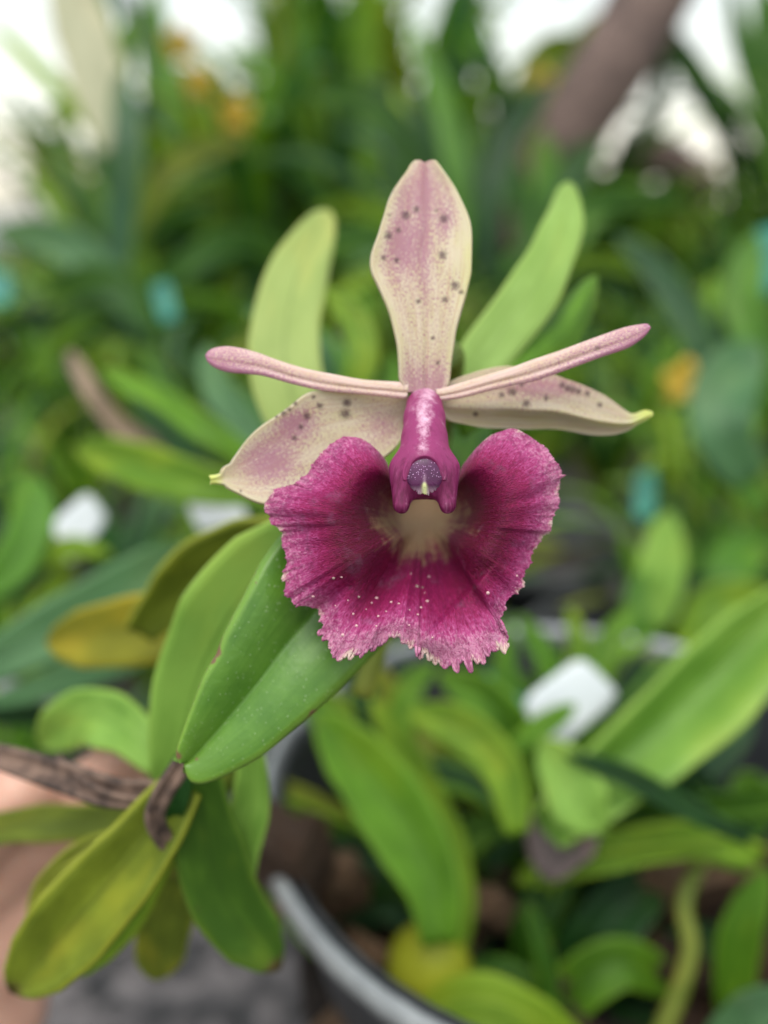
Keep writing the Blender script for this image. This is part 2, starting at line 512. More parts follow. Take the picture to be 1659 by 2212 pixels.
# ------------------------------------------------------------------ leaves
def leaf_geo(pts, width, fold=0.25, roll=0.0, nv=26, nu=9, shape='strap', nhint=None, curl=0.0, seed=0):
    """pts: world points base->tip; returns verts, quads, uv"""
    t = np.linspace(0, 1, nv)
    c = spl(pts, t)
    tg = np.gradient(c, axis=0); tg /= np.linalg.norm(tg, axis=1)[:, None]
    if nhint is None:
        nh = CAM - c; nh /= np.linalg.norm(nh, axis=1)[:, None]
    else:
        nh = np.tile(np.asarray(nhint, float), (nv, 1))
    side = np.cross(tg, nh); L = np.linalg.norm(side, axis=1); side /= np.maximum(L, 1e-6)[:, None]
    nrm = np.cross(side, tg)
    rl = np.radians(np.interp(t, np.linspace(0, 1, len(roll)), roll)) if hasattr(roll, '__len__') else np.full(nv, math.radians(roll))
    s2 = side * np.cos(rl)[:, None] + nrm * np.sin(rl)[:, None]
    n2 = nrm * np.cos(rl)[:, None] - side * np.sin(rl)[:, None]
    if shape == 'strap':
        w = np.interp(t, [0, .15, .35, .6, .8, .92, .98, 1], [.45, .7, .95, 1, .85, .52, .22, .04])
    elif shape == 'oval':
        w = np.interp(t, [0, .1, .3, .55, .8, .93, 1], [.15, .55, .95, 1, .75, .4, .04])
    elif shape == 'taper':
        w = np.interp(t, [0, .2, .45, .7, .88, .96, 1], [.75, .95, 1, .85, .55, .36, .08])
    elif shape == 'ribbon':
        w = np.interp(t, [0, .1, .5, .9, 1], [.7, .95, 1, .8, .3])
    else:
        w = np.interp(t, [0, .2, .5, .8, .95, 1], [.2, .6, 1, .6, .2, .03])
    w = w * width * 0.5 * (1 + 0.05 * n1(t * 7 + seed * 3.1, seed + 3))
    u = np.linspace(-1, 1, nu)
    au = np.abs(u)
    v = (c[:, None] + s2[:, None] * (u[None, :] * w[:, None])[..., None] * math.cos(fold)
         + n2[:, None] * (w[:, None] * (np.sin(fold) * (au ** 1.3)[None, :] + curl * (u ** 2)[None, :]))[..., None])
    v = v + n2[:, None] * (width * 0.03 * n1(t * 5 + seed, seed + 9))[:, None, None] * u[None, :, None]
    verts = v.reshape(-1, 3)
    uv = np.stack(np.broadcast_arrays((u[None, :] + 1) / 2, t[:, None]), -1).reshape(-1, 2)
    return verts, grid_faces(nv, nu), uv


def leaf(parent, spine, W, mat, fold=0.25, roll=0.0, shape='strap', thick=0.0011, name='leaf', curl=0.0, seed=None, label=None):
    s = np.array(spine, float)
    pts = P(s[:, 0], s[:, 1], s[:, 2])
    seed = seed if seed is not None else int(abs(s[0, 0]) * 3 + abs(s[-1, 1])) % 997
    v, q, uv = leaf_geo(pts, W * PXM(s[:, 2].mean()), fold, roll, shape=shape, seed=seed, curl=curl)
    q = face_to_cam(v, q)
    o = add(name, v, q, M[mat], parent, uv=uv, solid=thick)
    if label: o['label'] = label
    return o


# ================================================================== THE FLOWER
FL = empty('orchid_flower', P(917, 850, FOC + 0.008))
tag(FL, 'purple lipped orchid flower with cream speckled sepals in sharp focus', 'flower')


def Z(px, py, zmm):
    return P(px, py, FOC - np.asarray(zmm, float) / 1000.0)


def gauss_spots(px, py, spots):
    g_ = np.zeros_like(px)
    for (x, y, r) in spots:
        g_ = np.maximum(g_, np.exp(-(((px - x) ** 2 + (py - y) ** 2) / (2.3 * r * r))))
    return g_


def sheet(name, L, R, zf, mat, nv=150, nu=61, spots=(), purp=None, yel=None, thick=0.0007, mid=None, rag=0.0):
    t = np.linspace(0, 1, nv)
    l, r = spl(L, t), spl(R, t)
    u = np.linspace(-1, 1, nu)
    f = (u + 1) / 2
    pt = l[:, None] * (1 - f)[None, :, None] + r[:, None] * f[None, :, None]
    if mid is not None:
        pt = pt + mid(u[None, :], t[:, None])
    U, T = np.broadcast_arrays(u[None, :], t[:, None])
    px, py = pt[..., 0], pt[..., 1]
    z = zf(U, T, px, py)
    v = Z(px, py, z).reshape(-1, 3)
    pig = np.zeros((nv, nu, 3))
    if purp is not None: pig[..., 0] = purp(U, T, px, py)
    pig[..., 1] = gauss_spots(px, py, spots)
    if yel is not None: pig[..., 2] = yel(U, T, px, py)
    q = face_to_cam(v, grid_faces(nv, nu))
    uv = np.stack([(U + 1) / 2, T], -1).reshape(-1, 2)
    return add(name, v, q, M[mat], FL, uv=uv, attrs={'pig': np.clip(pig, 0, 1).reshape(-1, 3)}, solid=thick)


# dorsal sepal (base -> tip)
rows = [(2090, 440, 750), (2040, 410, 780), (1980, 385, 800), (1850, 382, 808), (1700, 372, 828), (1550, 340, 850), (1400, 298, 890), (1250, 235, 935),
        (1130, 178, 965), (1060, 146, 980), (990, 134, 984), (920, 140, 986), (850, 160, 988), (740, 200, 988), (640, 230, 978), (550, 258, 950),
        (450, 288, 905), (350, 335, 855), (270, 385, 800), (200, 438, 748), (150, 466, 715), (122, 490, 696), (108, 512, 676)]
cx = lambda x: 768.05 + x * .2529
cy = lambda y: 318.2 + y * .2529
Lr = [(cx(a), cy(y)) for y, a, b in rows]
Rr = [(cx(b), cy(y)) for y, a, b in rows]
dsp = [(cx(x), cy(y), r) for x, y, r in [(430, 580, 8), (520, 530, 6), (755, 610, 8), (280, 755, 7.5), (365, 710, 5), (745, 920, 8), (850, 1180, 8), (905, 1235, 5),
       (535, 1315, 5), (765, 1300, 6), (240, 945, 5), (350, 965, 5), (660, 1630, 4), (705, 1840, 4), (690, 540, 3), (290, 580, 3)]]
sheet('dorsal_sepal', Lr, Rr,
      lambda U, T, px, py: -6.5 - 5.5 * T ** 1.6 + 1.3 * np.abs(U) ** 2.2 * np.sin(np.pi * np.clip(T, 0.02, 1)) ** .5
      - 0.25 * np.exp(-(U / .07) ** 2) + 0.35 * n1(T * 6 + 3, 5) * U,
      'sepal', spots=dsp,
      purp=lambda U, T, px, py: 0.36 + 0.62 * np.exp(-(((px - cx(420)) / 45) ** 2 + ((py - cy(820)) / 75) ** 2)) + 0.5 * np.exp(-(((px - cx(780)) / 22) ** 2 + ((py - cy(650)) / 40) ** 2))
      + 0.28 * np.exp(-((px - cx(595)) / 13) ** 2) * sm(.25, .5, T) + .35 * np.exp(-(((px - cx(560)) / 60) ** 2 + ((py - cy(380)) / 50) ** 2))
      + 0.45 * (1 - sm(0.02, .2, T)) - 0.35 * sm(.72, .98, np.abs(U)) - .5 * np.exp(-(((px - cx(880)) / 22) ** 2 + ((py - cy(850)) / 50) ** 2)),
      yel=lambda U, T, px, py: 0.25 * sm(.75, 1, U) * np.exp(-((T - .55) / .2) ** 2),  # yellow light along the right edge, painted into the sepal colour
      mid=lambda u, t: np.stack(np.broadcast_arrays(0 * u * t, 5.0 * sm(.97, 1, t) * np.exp(-(u / .35) ** 2)), -1))

# left lateral sepal
lx = lambda x: 411.5 + x * .31415
ly = lambda y: 658.3 + y * .31415
top = [(1500, 590), (1300, 598), (1100, 598), (900, 597), (830, 605), (770, 635), (690, 700), (600, 765), (500, 830), (430, 890), (370, 960), (310, 1050), (280, 1095), (238, 1122), (222, 1165), (190, 1183), (138, 1205)]
bot = [(1485, 800), (1440, 940), (1350, 1030), (1250, 1090), (1100, 1170), (950, 1260), (800, 1335), (650, 1375), (500, 1362), (420, 1335), (350, 1300), (270, 1258), (236, 1228), (190, 1222), (138, 1208)]
lsp = [(lx(x), ly(y), r) for x, y, r in [(1075, 675, 8), (1065, 750, 9.5), (890, 695, 6), (800, 765, 7), (760, 840, 5), (715, 915, 5), (845, 635, 4), (680, 720, 4), (640, 745, 5), (720, 680, 4), (590, 772, 3), (345, 1280, 2.5)]]
sheet('lateral_sepal', [(lx(x), ly(y)) for x, y in top], [(lx(x), ly(y)) for x, y in bot],
      lambda U, T, px, py: -9.5 + 3.0 * T + 1.4 * np.abs(U) ** 2 * np.sin(np.pi * np.clip(T, .03, .97)) + .4 * n1(T * 5, 8) * U,
      'sepal', spots=lsp,
      purp=lambda U, T, px, py: 0.24 + 0.7 * np.exp(-(((px - lx(720)) / 50) ** 2 + ((py - ly(820)) / 38) ** 2)) + 0.75 * np.exp(-(((px - lx(540)) / 65) ** 2 + ((py - ly(1080)) / 50) ** 2))
      + .4 * np.exp(-(((px - lx(1320)) / 50) ** 2 + ((py - ly(830)) / 45) ** 2)) - .6 * np.exp(-((T - .98) / .06) ** 2) - .3 * sm(.8, 1, np.abs(U)),
      yel=lambda U, T, px, py: sm(.93, .985, T), nv=170)

# right lateral sepal
rx = lambda x: 905.2 + x * .33069
ry = lambda y: 658.3 + y * .33069
top = [(130, 560), (220, 492), (330, 450), (450, 416), (560, 400), (660, 408), (760, 430), (880, 456), (960, 485), (1060, 520), (1140, 555), (1220, 595), (1290, 645), (1350, 690), (1395, 710), (1480, 686), (1528, 698)]
bot = [(130, 690), (200, 755), (300, 780), (420, 803), (560, 810), (700, 815), (860, 812), (960, 822), (1080, 845), (1180, 855), (1280, 848), (1370, 820), (1430, 782), (1480, 755), (1530, 722)]
rsp = [(rx(x), ry(y), r) for x, y, r in [(610, 570, 8), (540, 590, 6), (700, 645, 7), (935, 525, 6), (1000, 552, 7), (1040, 565, 6), (970, 545, 7), (1100, 580, 5), (1180, 655, 5), (830, 610, 5), (370, 715, 5), (670, 520, 5)]]
sheet('lateral_sepal', [(rx(x), ry(y)) for x, y in top], [(rx(x), ry(y)) for x, y in bot],
      lambda U, T, px, py: -9.0 - 4.0 * T + 1.7 * np.exp(-((U - .28) / .24) ** 2) * np.sin(np.pi * np.clip(T, 0.02, 1)) - 2.6 * sm(.3, 1, U) * np.sin(np.pi * T) - 1.0 * sm(-.2, -1, U) * np.sin(np.pi * T),
      'sepal', spots=rsp,
      purp=lambda U, T, px, py: 0.28 + 0.55 * np.exp(-(((px - rx(800)) / 110) ** 2 + ((py - ry(540)) / 26) ** 2)) - .4 * sm(.35, .6, U) - .6 * sm(.85, .95, T),
      yel=lambda U, T, px, py: np.clip(sm(.86, .97, T) + .45 * np.exp(-((U - .45) / .15) ** 2) * sm(.55, .85, T), 0, 1), nv=170)


def petal(top, bot, z0, z1, h, fx, fy, brown=()):
    nv, na = 150, 48
    t = np.linspace(0, 1, nv)
    a = spl([(fx(x), fy(y)) for x, y in top], t); b = spl([(fx(x), fy(y)) for x, y in bot], t)
    an = np.linspace(0, 2 * np.pi, na, endpoint=False)
    u = np.cos(an); s = np.sin(an)
    mid = (a + b) / 2; hw = (b - a) / 2
    pt = mid[:, None] + hw[:, None] * u[None, :, None]
    wd = np.linalg.norm(hw, axis=1)
    endf = np.sqrt(np.clip(wd / wd.max(), 0, 1))
    z = (z0 + (z1 - z0) * t)[:, None] + h * endf[:, None] * np.sign(s)[None, :] * np.abs(s)[None, :] ** .8
    z = z - np.where(s > 0, 1, 0)[None, :] * (.5 * h * np.exp(-((u - .25) / .22) ** 2))[None, :] * (endf * (1 - .7 * sm(.6, .9, t)))[:, None]
    px, py = pt[..., 0], pt[..., 1]
    v = Z(px, py, z).reshape(-1, 3)
    pig = np.zeros((nv, na, 3))
    U = np.broadcast_to(u[None], (nv, na)); T = np.broadcast_to(t[:, None], (nv, na))
    pig[..., 0] = .02 + .46 * sm(.15, 1.0, T) + .35 * sm(.2, .9, U) + .3 * sm(.93, 1, T) - .35 * sm(-.2, -.9, U) * (1 - T)
    pig[..., 1] = gauss_spots(px, py, brown) * .8
    q = grid_faces(nv, na, wrap=True)
    a0, b0, c0 = v[q[:, 0]], v[q[:, 1]], v[q[:, 2]]
    # outward normals
    ctr = v.reshape(nv, na, 3).mean(1)
    fn = np.cross(b0 - a0, c0 - a0); out = (a0 + c0) / 2 - ctr[np.minimum(q[:, 0] // na, nv - 1)]
    if (fn * out).sum() < 0: q = q[:, ::-1]
    faces = q.tolist() + [list(range(na)), list(range((nv - 1) * na, nv * na))]
    uv = np.stack([np.broadcast_to((np.abs(an / np.pi - 1))[None], (nv, na)), T], -1).reshape(-1, 2)
    return add('petal', v, faces, M['petal'], FL, uv=uv, attrs={'pig': np.clip(pig, 0, 1).reshape(-1, 3)})


petal([(1500, 540), (1440, 530), (1200, 515), (1000, 480), (800, 440), (600, 380), (450, 325), (330, 295), (240, 285), (160, 298), (118, 322), (102, 348)],
      [(1490, 640), (1460, 648), (1300, 630), (1100, 610), (900, 590), (700, 545), (500, 490), (400, 478), (260, 465), (170, 435), (120, 395), (103, 358)],
      -6.5, -7.0, .75, lx, ly)
petal([(110, 550), (150, 545), (300, 500), (450, 455), (600, 410), (750, 355), (900, 305), (1050, 250), (1200, 195), (1350, 145), (1440, 128), (1490, 124), (1512, 142)],
      [(120, 625), (170, 625), (300, 605), (450, 565), (600, 530), (750, 500), (900, 450), (1050, 395), (1200, 340), (1350, 290), (1420, 250), (1480, 200), (1515, 152)],
      -6.5, -5.0, .75, rx, ry, brown=[(rx(1165), ry(285), 5)])

# ---------------------------------------------------------------- lip
kx = lambda x: 493.7 + x * .46296
ky = lambda y: 877.8 + y * .46296
marg = [(1079, 305), (1092, 275), (1110, 250), (1160, 190), (1220, 137), (1275, 115), (1330, 103), (1390, 130), (1440, 165), (1490, 205), (1530, 260), (1558, 310), (1550, 350), (1538, 400), (1550, 432), (1532, 480),
        (1512, 530), (1503, 585), (1468, 605), (1450, 640), (1422, 680), (1402, 740), (1374, 800), (1385, 830), (1358, 862), (1312, 892), (1290, 930), (1283, 968), (1267, 990), (1281, 1040),
        (1296, 1080), (1283, 1107), (1240, 1132), (1200, 1163), (1150, 1186), (1105, 1190), (1072, 1210), (1035, 1203), (965, 1192), (930, 1165), (890, 1148), (884, 1118), (868, 1102), (842, 1108), (815, 1100),
        (800, 1080), (750, 1077), (700, 1106), (650, 1124), (600, 1148), (565, 1160), (530, 1172), (508, 1160), (488, 1160), (462, 1120), (452, 1085), (427, 1060), (438, 1030), (430, 990),
        (414, 950), (372, 937), (330, 930), (302, 928), (288, 897), (258, 885), (266, 850), (256, 780), (270, 730), (264, 690), (246, 640), (248, 585), (208, 552), (190, 512), (167, 480), (166, 455), (186, 430),
        (214, 388), (270, 374), (330, 350), (372, 300), (422, 230), (480, 172), (540, 142), (600, 145), (640, 160), (700, 210), (738, 260), (754, 315), (757, 345)]
inn = [(1040, 470), (1046, 490), (1040, 520), (1010, 545), (960, 560), (915, 566), (870, 560), (820, 545), (790, 520), (784, 490), (790, 470)]
NU, NV, NI = 1900, 66, 8
tu = np.linspace(0, 1, NU)
mp_ = spl(marg, tu)
# inner curve is walked by the angle of the margin point seen from the throat
ang = np.unwrap(np.arctan2(mp_[:, 1] - 500, mp_[:, 0] - 915))
an_ = (ang - ang[0]) / (ang[-1] - ang[0])
an_ = np.maximum.accumulate(np.clip(an_, 0, 1))
an_ = np.convolve(np.pad(an_, 60, mode='edge'), np.ones(121) / 121, 'valid')
an_ = (an_ - an_[0]) / (an_[-1] - an_[0])
ip_ = spl(inn, an_)
# fringed margin: small torn teeth
dirn = mp_ - ip_; ln = np.linalg.norm(dirn, axis=1); dirn /= ln[:, None]
per = np.r_[0, np.cumsum(np.linalg.norm(np.diff(mp_, axis=0), axis=1))]
bottomness = sm(960, 1120, mp_[:, 1])
edge_out = np.maximum(sm(.10, .14, tu) * (1 - sm(.90, .93, tu)), 0.08)
tooth = (0.5 + .5 * n1(per / 12, 21)) * .65 + (0.5 + .5 * n1(per / 6.0, 22)) * .6 + .8 * np.maximum(0, n1(per / 16, 23)) ** 2
amp = edge_out * (10 + 30 * bottomness)
tooth = tooth ** 1.7
mtooth = mp_ + dirn * ((tooth - .55) * amp)[:, None]
vv = np.r_[np.linspace(0, .86, NV - 18), np.linspace(.86, 1, 19)[1:]]
V = vv[:, None]; 
core = ip_[None] + (mp_ - ip_)[None] * V[..., None]
grow = sm(.90, 1, V)
pt = core + (mtooth - mp_)[None] * grow[..., None]
X, Y = pt[..., 0], pt[..., 1]
# side (0) to mid lobe (1) weight by the direction around the throat
dx, dy = (X - 915) / 1.0, (Y - 520)
th = np.arctan2(dy, np.abs(dx) + 1e-6)            # pi/2 straight down, -pi/2 up
mw = sm(math.radians(28), math.radians(66), th)
rd = np.hypot(X - ip_[None, :, 0], Y - ip_[None, :, 1])
z_side = -21 + 21.5 * (1 - np.exp(-(rd / 95) ** 1.25)) + 2.0 * sm(60, 330, rd) - 6.5 * sm(.42, 1.05, V) ** 1.2
z_mid = -21 + 23.5 * np.clip(V, 0, 1) ** .75 + 1.2 * np.sin(np.pi * np.clip(V, 0, 1)) - 2.0 * sm(.8, 1, V)
z = z_side * (1 - mw) + z_mid * mw
# ruffles near the margin
z = z + sm(.66, 1, V) ** 1.5 * (0.75 * n1(per / 150, 31) + .35 * n1(per / 70, 32) + .2 * n1(per / 20, 33))[None] * (.35 + .65 * np.maximum(mw, edge_out[None]))


def seg_d(ax_, ay_, bx_, by_):
    ex, ey = bx_ - ax_, by_ - ay_; L2 = ex * ex + ey * ey
    tt = np.clip(((X - ax_) * ex + (Y - ay_) * ey) / L2, 0, 1)
    d = ((X - ax_) * -ey + (Y - ay_) * ex) / math.sqrt(L2)         # signed
    return np.hypot(X - ax_ - tt * ex, Y - ay_ - tt * ey), d, tt


# crease of the mid lobe: right half stands a step proud of the keel
dd, sd_, tt = seg_d(880, 1105, 1130, 850)
z = z + 2.0 * np.exp(-(dd / 110) ** 2) * sm(-8, 10, sd_) * sm(0, .2, tt + .1)
dd, sd_, tt = seg_d(868, 1100, 905, 760)
z = z - 0.9 * np.exp(-(dd / 34) ** 2)                             # central keel valley
dd, sd_, tt = seg_d(425, 950, 560, 840)
z = z - 0.9 * np.exp(-(dd / 26) ** 2)
dd, sd_, tt = seg_d(1275, 985, 1150, 880)
z = z - 0.8 * np.exp(-(dd / 26) ** 2)
dd, sd_, tt = seg_d(720, 700, 690, 860)
z = z - 0.5 * np.exp(-(dd / 40) ** 2)
px, py = kx(X), ky(Y)
vl = Z(px, py, z)
# throat: from the inner curve back to a point deep behind the column
ctr = np.array([915., 385.])
thr = []
for k in range(NI):
    f = 1 - (k + 1) / NI
    q_ = ctr + (ip_ - ctr) * f
    thr.append(Z(kx(q_[:, 0]), ky(q_[:, 1]), -21 - 22 * (1 - f) ** .8 + 0 * q_[:, 0]))
vl = np.concatenate([np.stack(thr[::-1]), vl], 0)
nvt = NV + NI
pig = np.zeros((nvt, NU, 3))
Xa = np.concatenate([np.tile(ip_[None, :, 0], (NI, 1)), X]); Ya = np.concatenate([np.tile(ip_[None, :, 1], (NI, 1)), Y])
rho = np.hypot((Xa - 905) / 228, (Ya - 540) / 185)
pig[..., 0] = np.clip(1.12 - rho * .78 + .10 * np.exp(-(((Xa - 915) / 70) ** 2 + ((Ya - 670) / 60) ** 2)) - .16 * np.exp(-(((Xa - 780) / 40) ** 2 + ((Ya - 600) / 50) ** 2)) - .2 * np.exp(-(((Xa - 1060) / 40) ** 2 + ((Ya - 610) / 60) ** 2)), 0, 1)
pig[:NI, :, 0] = 1
Va = np.concatenate([np.zeros((NI, 1)), V])
tone = .27 + .0 * Va + .52 * sm(.45, 1.0, Va)
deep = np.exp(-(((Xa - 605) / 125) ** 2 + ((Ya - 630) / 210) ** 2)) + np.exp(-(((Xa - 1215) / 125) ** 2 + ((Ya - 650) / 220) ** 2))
mwa = np.concatenate([np.zeros((NI, NU)), mw + 0 * X])
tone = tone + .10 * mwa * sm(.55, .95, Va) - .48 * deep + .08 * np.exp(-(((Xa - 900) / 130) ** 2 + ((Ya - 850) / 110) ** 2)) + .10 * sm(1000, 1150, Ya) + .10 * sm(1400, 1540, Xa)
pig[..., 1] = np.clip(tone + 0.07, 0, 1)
inner_edge = 1 - np.clip(sm(.0, .06, tu) * (1 - sm(.955, .985, tu)), 0, 1)
pig[..., 2] = np.clip(sm(.90, 1.0, Va) * (.25 + .35 * bottomness[None] + .55 * n1(per / 75, 44)[None] + .3 * n1(per / 30, 45)[None]) + .55 * sm(.93, 1, Va) * inner_edge[None], 0, 1)
vlf = vl.reshape(-1, 3)
q = grid_faces(nvt, NU)
q = face_to_cam(vlf, q)
uvl = np.stack(np.broadcast_arrays(per[None] / per[-1], np.linspace(0, 1, nvt)[:, None]), -1).reshape(-1, 2)
lip = add('lip', vlf, q, M['lip'], FL, uv=uvl, attrs={'pig': pig.reshape(-1, 3)}, solid=0.00035)
lip['label'] = 'ruffled magenta lip with pale throat and torn pale fringe'

# warts: little blisters sitting on the lip
wm = bpy.data.meshes.new('wart')
import bmesh
bm = bmesh.new(); bmesh.ops.create_icosphere(bm, subdivisions=2, radius=1.0); bm.to_mesh(wm); bm.free()
wm.polygons.foreach_set('use_smooth', np.ones(len(wm.polygons), dtype=bool)); wm.materials.append(M['wart'])
wm2 = wm.copy(); wm2.materials[0] = M['wart_dark']
lipw = np.array(parent_world(lip))
for i, (x, y, r) in enumerate([(490, 803, 11), (527, 793, 8), (605, 890, 10), (690, 890, 11), (665, 922, 7), (760, 915, 9), (795, 920, 8), (880, 842, 13), (905, 846, 9), (935, 796, 9), (925, 912, 11), (900, 936, 10),
                               (885, 970, 8), (915, 872, 5), (845, 948, 6), (700, 980, 9), (580, 970, 8), (535, 1065, 11), (600, 1020, 10), (850, 785, 6), (1210, 870, 11), (395, 888, 10), (690, 1025, 7), (842, 1020, 7),
                               (640, 950, 5), (735, 955, 6), (500, 930, 6), (560, 905, 5), (950, 1080, 8), (1345, 790, 8)]):
    d2 = (X - x) ** 2 + (Y - y) ** 2
    k = np.unravel_index(np.argmin(d2), d2.shape)
    pz = vl[k[0] + NI, k[1]]
    o = bpy.data.objects.new('wart', wm2 if i in (0, 2, 7, 8) else wm)
    COL.objects.link(o); o.parent = lip
    R_ = r * .46296 * PXM(FOC) * .8
    o.location = Vector(pz - np.array(parent_world(lip)))
    o.scale = (R_, R_ * .75, R_ * (.75 + .3 * random.random()))

# ---------------------------------------------------------------- column (smooth blend of rounded forms)
S = PXM(FOC) * 1000                                     # mm per pixel
hx = 0.115
gx = np.arange(-6, 6, hx); gy = np.arange(-8.6, 13, hx); gz = np.arange(-11, 6.2, hx)
G = np.stack(np.meshgrid(gx, gy, gz, indexing='ij'), -1)
f = sd_cone(G, (0, 7.9, -6.6), (0, 6.3, -4.0), 2.62, 2.85)
f = smin(f, sd_cone(G, (0, 6.3, -4.0), (0, 3.2, -1.9), 2.85, 3.15), .6)
f = smin(f, sd_cone(G, (0, 3.2, -1.9), (0, -0.2, -.3), 3.15, 3.95), .8)
f = smin(f, sd_cone(G, (0, -0.2, -.3), (0, -1.3, -.3), 3.95, 4.15), .8)
for sx in (-1, 1):
    f = smin(f, sd_cone(G, (sx * 2.85, -1.0, .1), (sx * 3.2, -5.9, 1.5), 2.15, 1.25), 1.3)
# arch under the anther
e = np.linalg.norm((G - np.array([0, -7.3, 2.2])) / np.array([2.15, 2.45, 6.0]), axis=-1) - 1
f = -smin(-f, e * 1.5, .5)
# socket of the anther
e = (np.linalg.norm((G - np.array([0, -1.6, 4.4])) / np.array([2.72, 2.8, 1.9]), axis=-1) - 1) * 1.9
f = -smin(-f, e, .12)
# raised lip of the socket
rr = np.hypot(G[..., 0], G[..., 1] + 1.55)
zt = 2.98
tor = np.hypot(rr - 2.92, G[..., 2] - zt) - .24
tor = np.where(G[..., 1] > -2.4, tor, 1.0)
f = smin(f, tor, .12)
vc, qc = surface_nets(f, np.array([gx[0], gy[0], gz[0]]), hx)
whitep = sm(1.0, .25, np.abs(vc[:, 0]) / (1.2 + .22 * np.clip(vc[:, 1] - 3, 0, 9))) * sm(2.6, 4.6, vc[:, 1]) + .55 * np.exp(-((vc[:, 0]) / 1.3) ** 2 - ((vc[:, 1] - 2.2) / 1.2) ** 2)
pc = np.zeros((len(vc), 3)); pc[:, 0] = np.clip(whitep * .52, 0, 1) * (vc[:, 2] > -7); pc[:, 1] = sm(-5, 3, vc[:, 1])
wv = Z(917 + vc[:, 0] / S, 1000 - vc[:, 1] / S, vc[:, 2])
colo = add('column', wv, qc, M['column'], FL, attrs={'pig': pc})
colo['label'] = 'magenta column with white streak and two downward teeth'

# anther cap: a domed purple lid with a torn lower edge
na, nr = 220, 26
an = np.linspace(0, 2 * np.pi, na, endpoint=False)
r = np.linspace(0, 1, nr)
low = np.exp(-((((an - 1.5 * np.pi + np.pi) % (2 * np.pi)) - np.pi) / .62) ** 2)
rad = 2.62 * (1 + .10 * low) + low * (.16 * n1(an * 22, 61) + .22 * n1(an * 9, 62)) - .22 * np.exp(-((((an - 1.5 * np.pi + np.pi) % (2 * np.pi)) - np.pi) / .10) ** 2)
vx = r[:, None] * (rad * np.cos(an))[None]; vy = r[:, None] * (rad * np.sin(an))[None] - 1.6
vz = 2.75 + 0.85 * np.sqrt(np.clip(1 - (r[:, None] * .97) ** 2, 0, 1)) - .35 * sm(-2.9, -4.3, vy) + 0 * an[None] + .10 * np.exp(-(vx / .35) ** 2) * sm(-1.2, -3, vy)
va = np.stack([vx, vy, vz], -1).reshape(-1, 3)
pa = np.zeros((len(va), 3))
pa[:, 0] = np.clip(1.3 * np.exp(-((va[:, 0]) / (.16 + .18 * sm(-2.2, -3.6, va[:, 1]))) ** 2) * sm(-2.5, -3.2, va[:, 1]), 0, 1)
pa[:, 1] = sm(-3.0, -1.4, va[:, 1]) * .75
pa[:, 2] = np.clip(sm(-3.0, -4.2, va[:, 1]) * .8 + .35 * np.exp(-(va[:, 0] / .22) ** 2) * sm(-1.2, -2.2, va[:, 1]), 0, 1)
qa = grid_faces(nr, na, wrap=True)
wa = Z(917 + va[:, 0] / S, 1000 - va[:, 1] / S, va[:, 2])
cap = add('anther_cap', wa, face_to_cam(wa, qa), M['anther'], colo, attrs={'pig': pa}, solid=0.00025)
cap['label'] = 'round purple anther cap with yellow tip'

# ovary stalk behind the flower
tube('stalk', P(np.array([917, 930, 975, 960, 900, 780]), np.array([845, 800, 770, 900, 1150, 1500]), np.array([.128, .136, .148, .160, .168, .170])), [.0022, .0024, .0022, .002, .002, .0022], M['stem'], FL)

# ================================================================== PLANT THAT CARRIES THE FLOWER
PL = empty('orchid_plant', P(430, 1760, .165))
tag(PL, 'orchid plant with stippled green leaf, yellowing lower leaves and dry brown sheath', 'plant')

# the near leaf, two fleshy halves either side of a crease
ax_ = lambda x: 329.2 + x * .33069
ay_ = lambda y: 1097.2 + y * .33069
lE = [(1230, -330), (1050, -90), (850, 160), (720, 330), (600, 560), (470, 810), (438, 890), (418, 950), (385, 1005), (330, 1100), (260, 1280), (210, 1420), (172, 1530), (155, 1595), (160, 1645), (180, 1668)]
cE = [(1500, 20), (1300, 330), (1050, 680), (850, 930), (700, 1130), (500, 1370), (350, 1540), (255, 1640), (205, 1668)]
rE = [(1900, 350), (1700, 650), (1510, 890), (1380, 1030), (1220, 1190), (1080, 1320), (900, 1470), (720, 1620), (560, 1710), (420, 1775), (320, 1803), (255, 1790), (222, 1745), (207, 1690)]
nv, nu = 160, 49
t = np.linspace(0, 1, nv)
a, b, c_ = [spl([(ax_(x), ay_(y)) for x, y in e_], t) for e_ in (lE, cE, rE)]
u = np.linspace(-1, 1, nu)
pt = np.where(u[None, :, None] < 0, b[:, None] + (a - b)[:, None] * (-u)[None, :, None], b[:, None] + (c_ - b)[:, None] * u[None, :, None])
U, T = np.broadcast_arrays(u[None], t[:, None])
au = np.abs(U)
taper = np.sin(np.pi * np.clip(.06 + .94 * (1 - T), 0, 1) / 2) ** .6
zl = -9.5 - 16.0 * (1 - T) ** 3 + 1.5 * T + np.where(U < 0, 5.5, 2.6) * au ** .9 * taper + 1.3 * np.sin(np.pi * np.clip(au, 0, 1)) * taper - 1.2 * sm(.9, 1, au) * taper
vn = Z(pt[..., 0], pt[..., 1], zl)
pg_ = np.zeros((nv, nu, 3))
pg_[..., 0] = .55 * sm(.82, .97, au) * sm(.1, .5, T) + .25 * sm(.75, 1, T)
pg_[..., 1] = .62 * sm(.94, .99, au) + gauss_spots(pt[..., 0], pt[..., 1], [(ax_(425), ay_(945), 9), (ax_(400), ay_(1000), 5), (ax_(1050), ay_(1345), 6), (ax_(165), ay_(1620), 8), (ax_(675), ay_(488), 1.8), (ax_(290), ay_(1640), 3)])
vnf = vn.reshape(-1, 3)
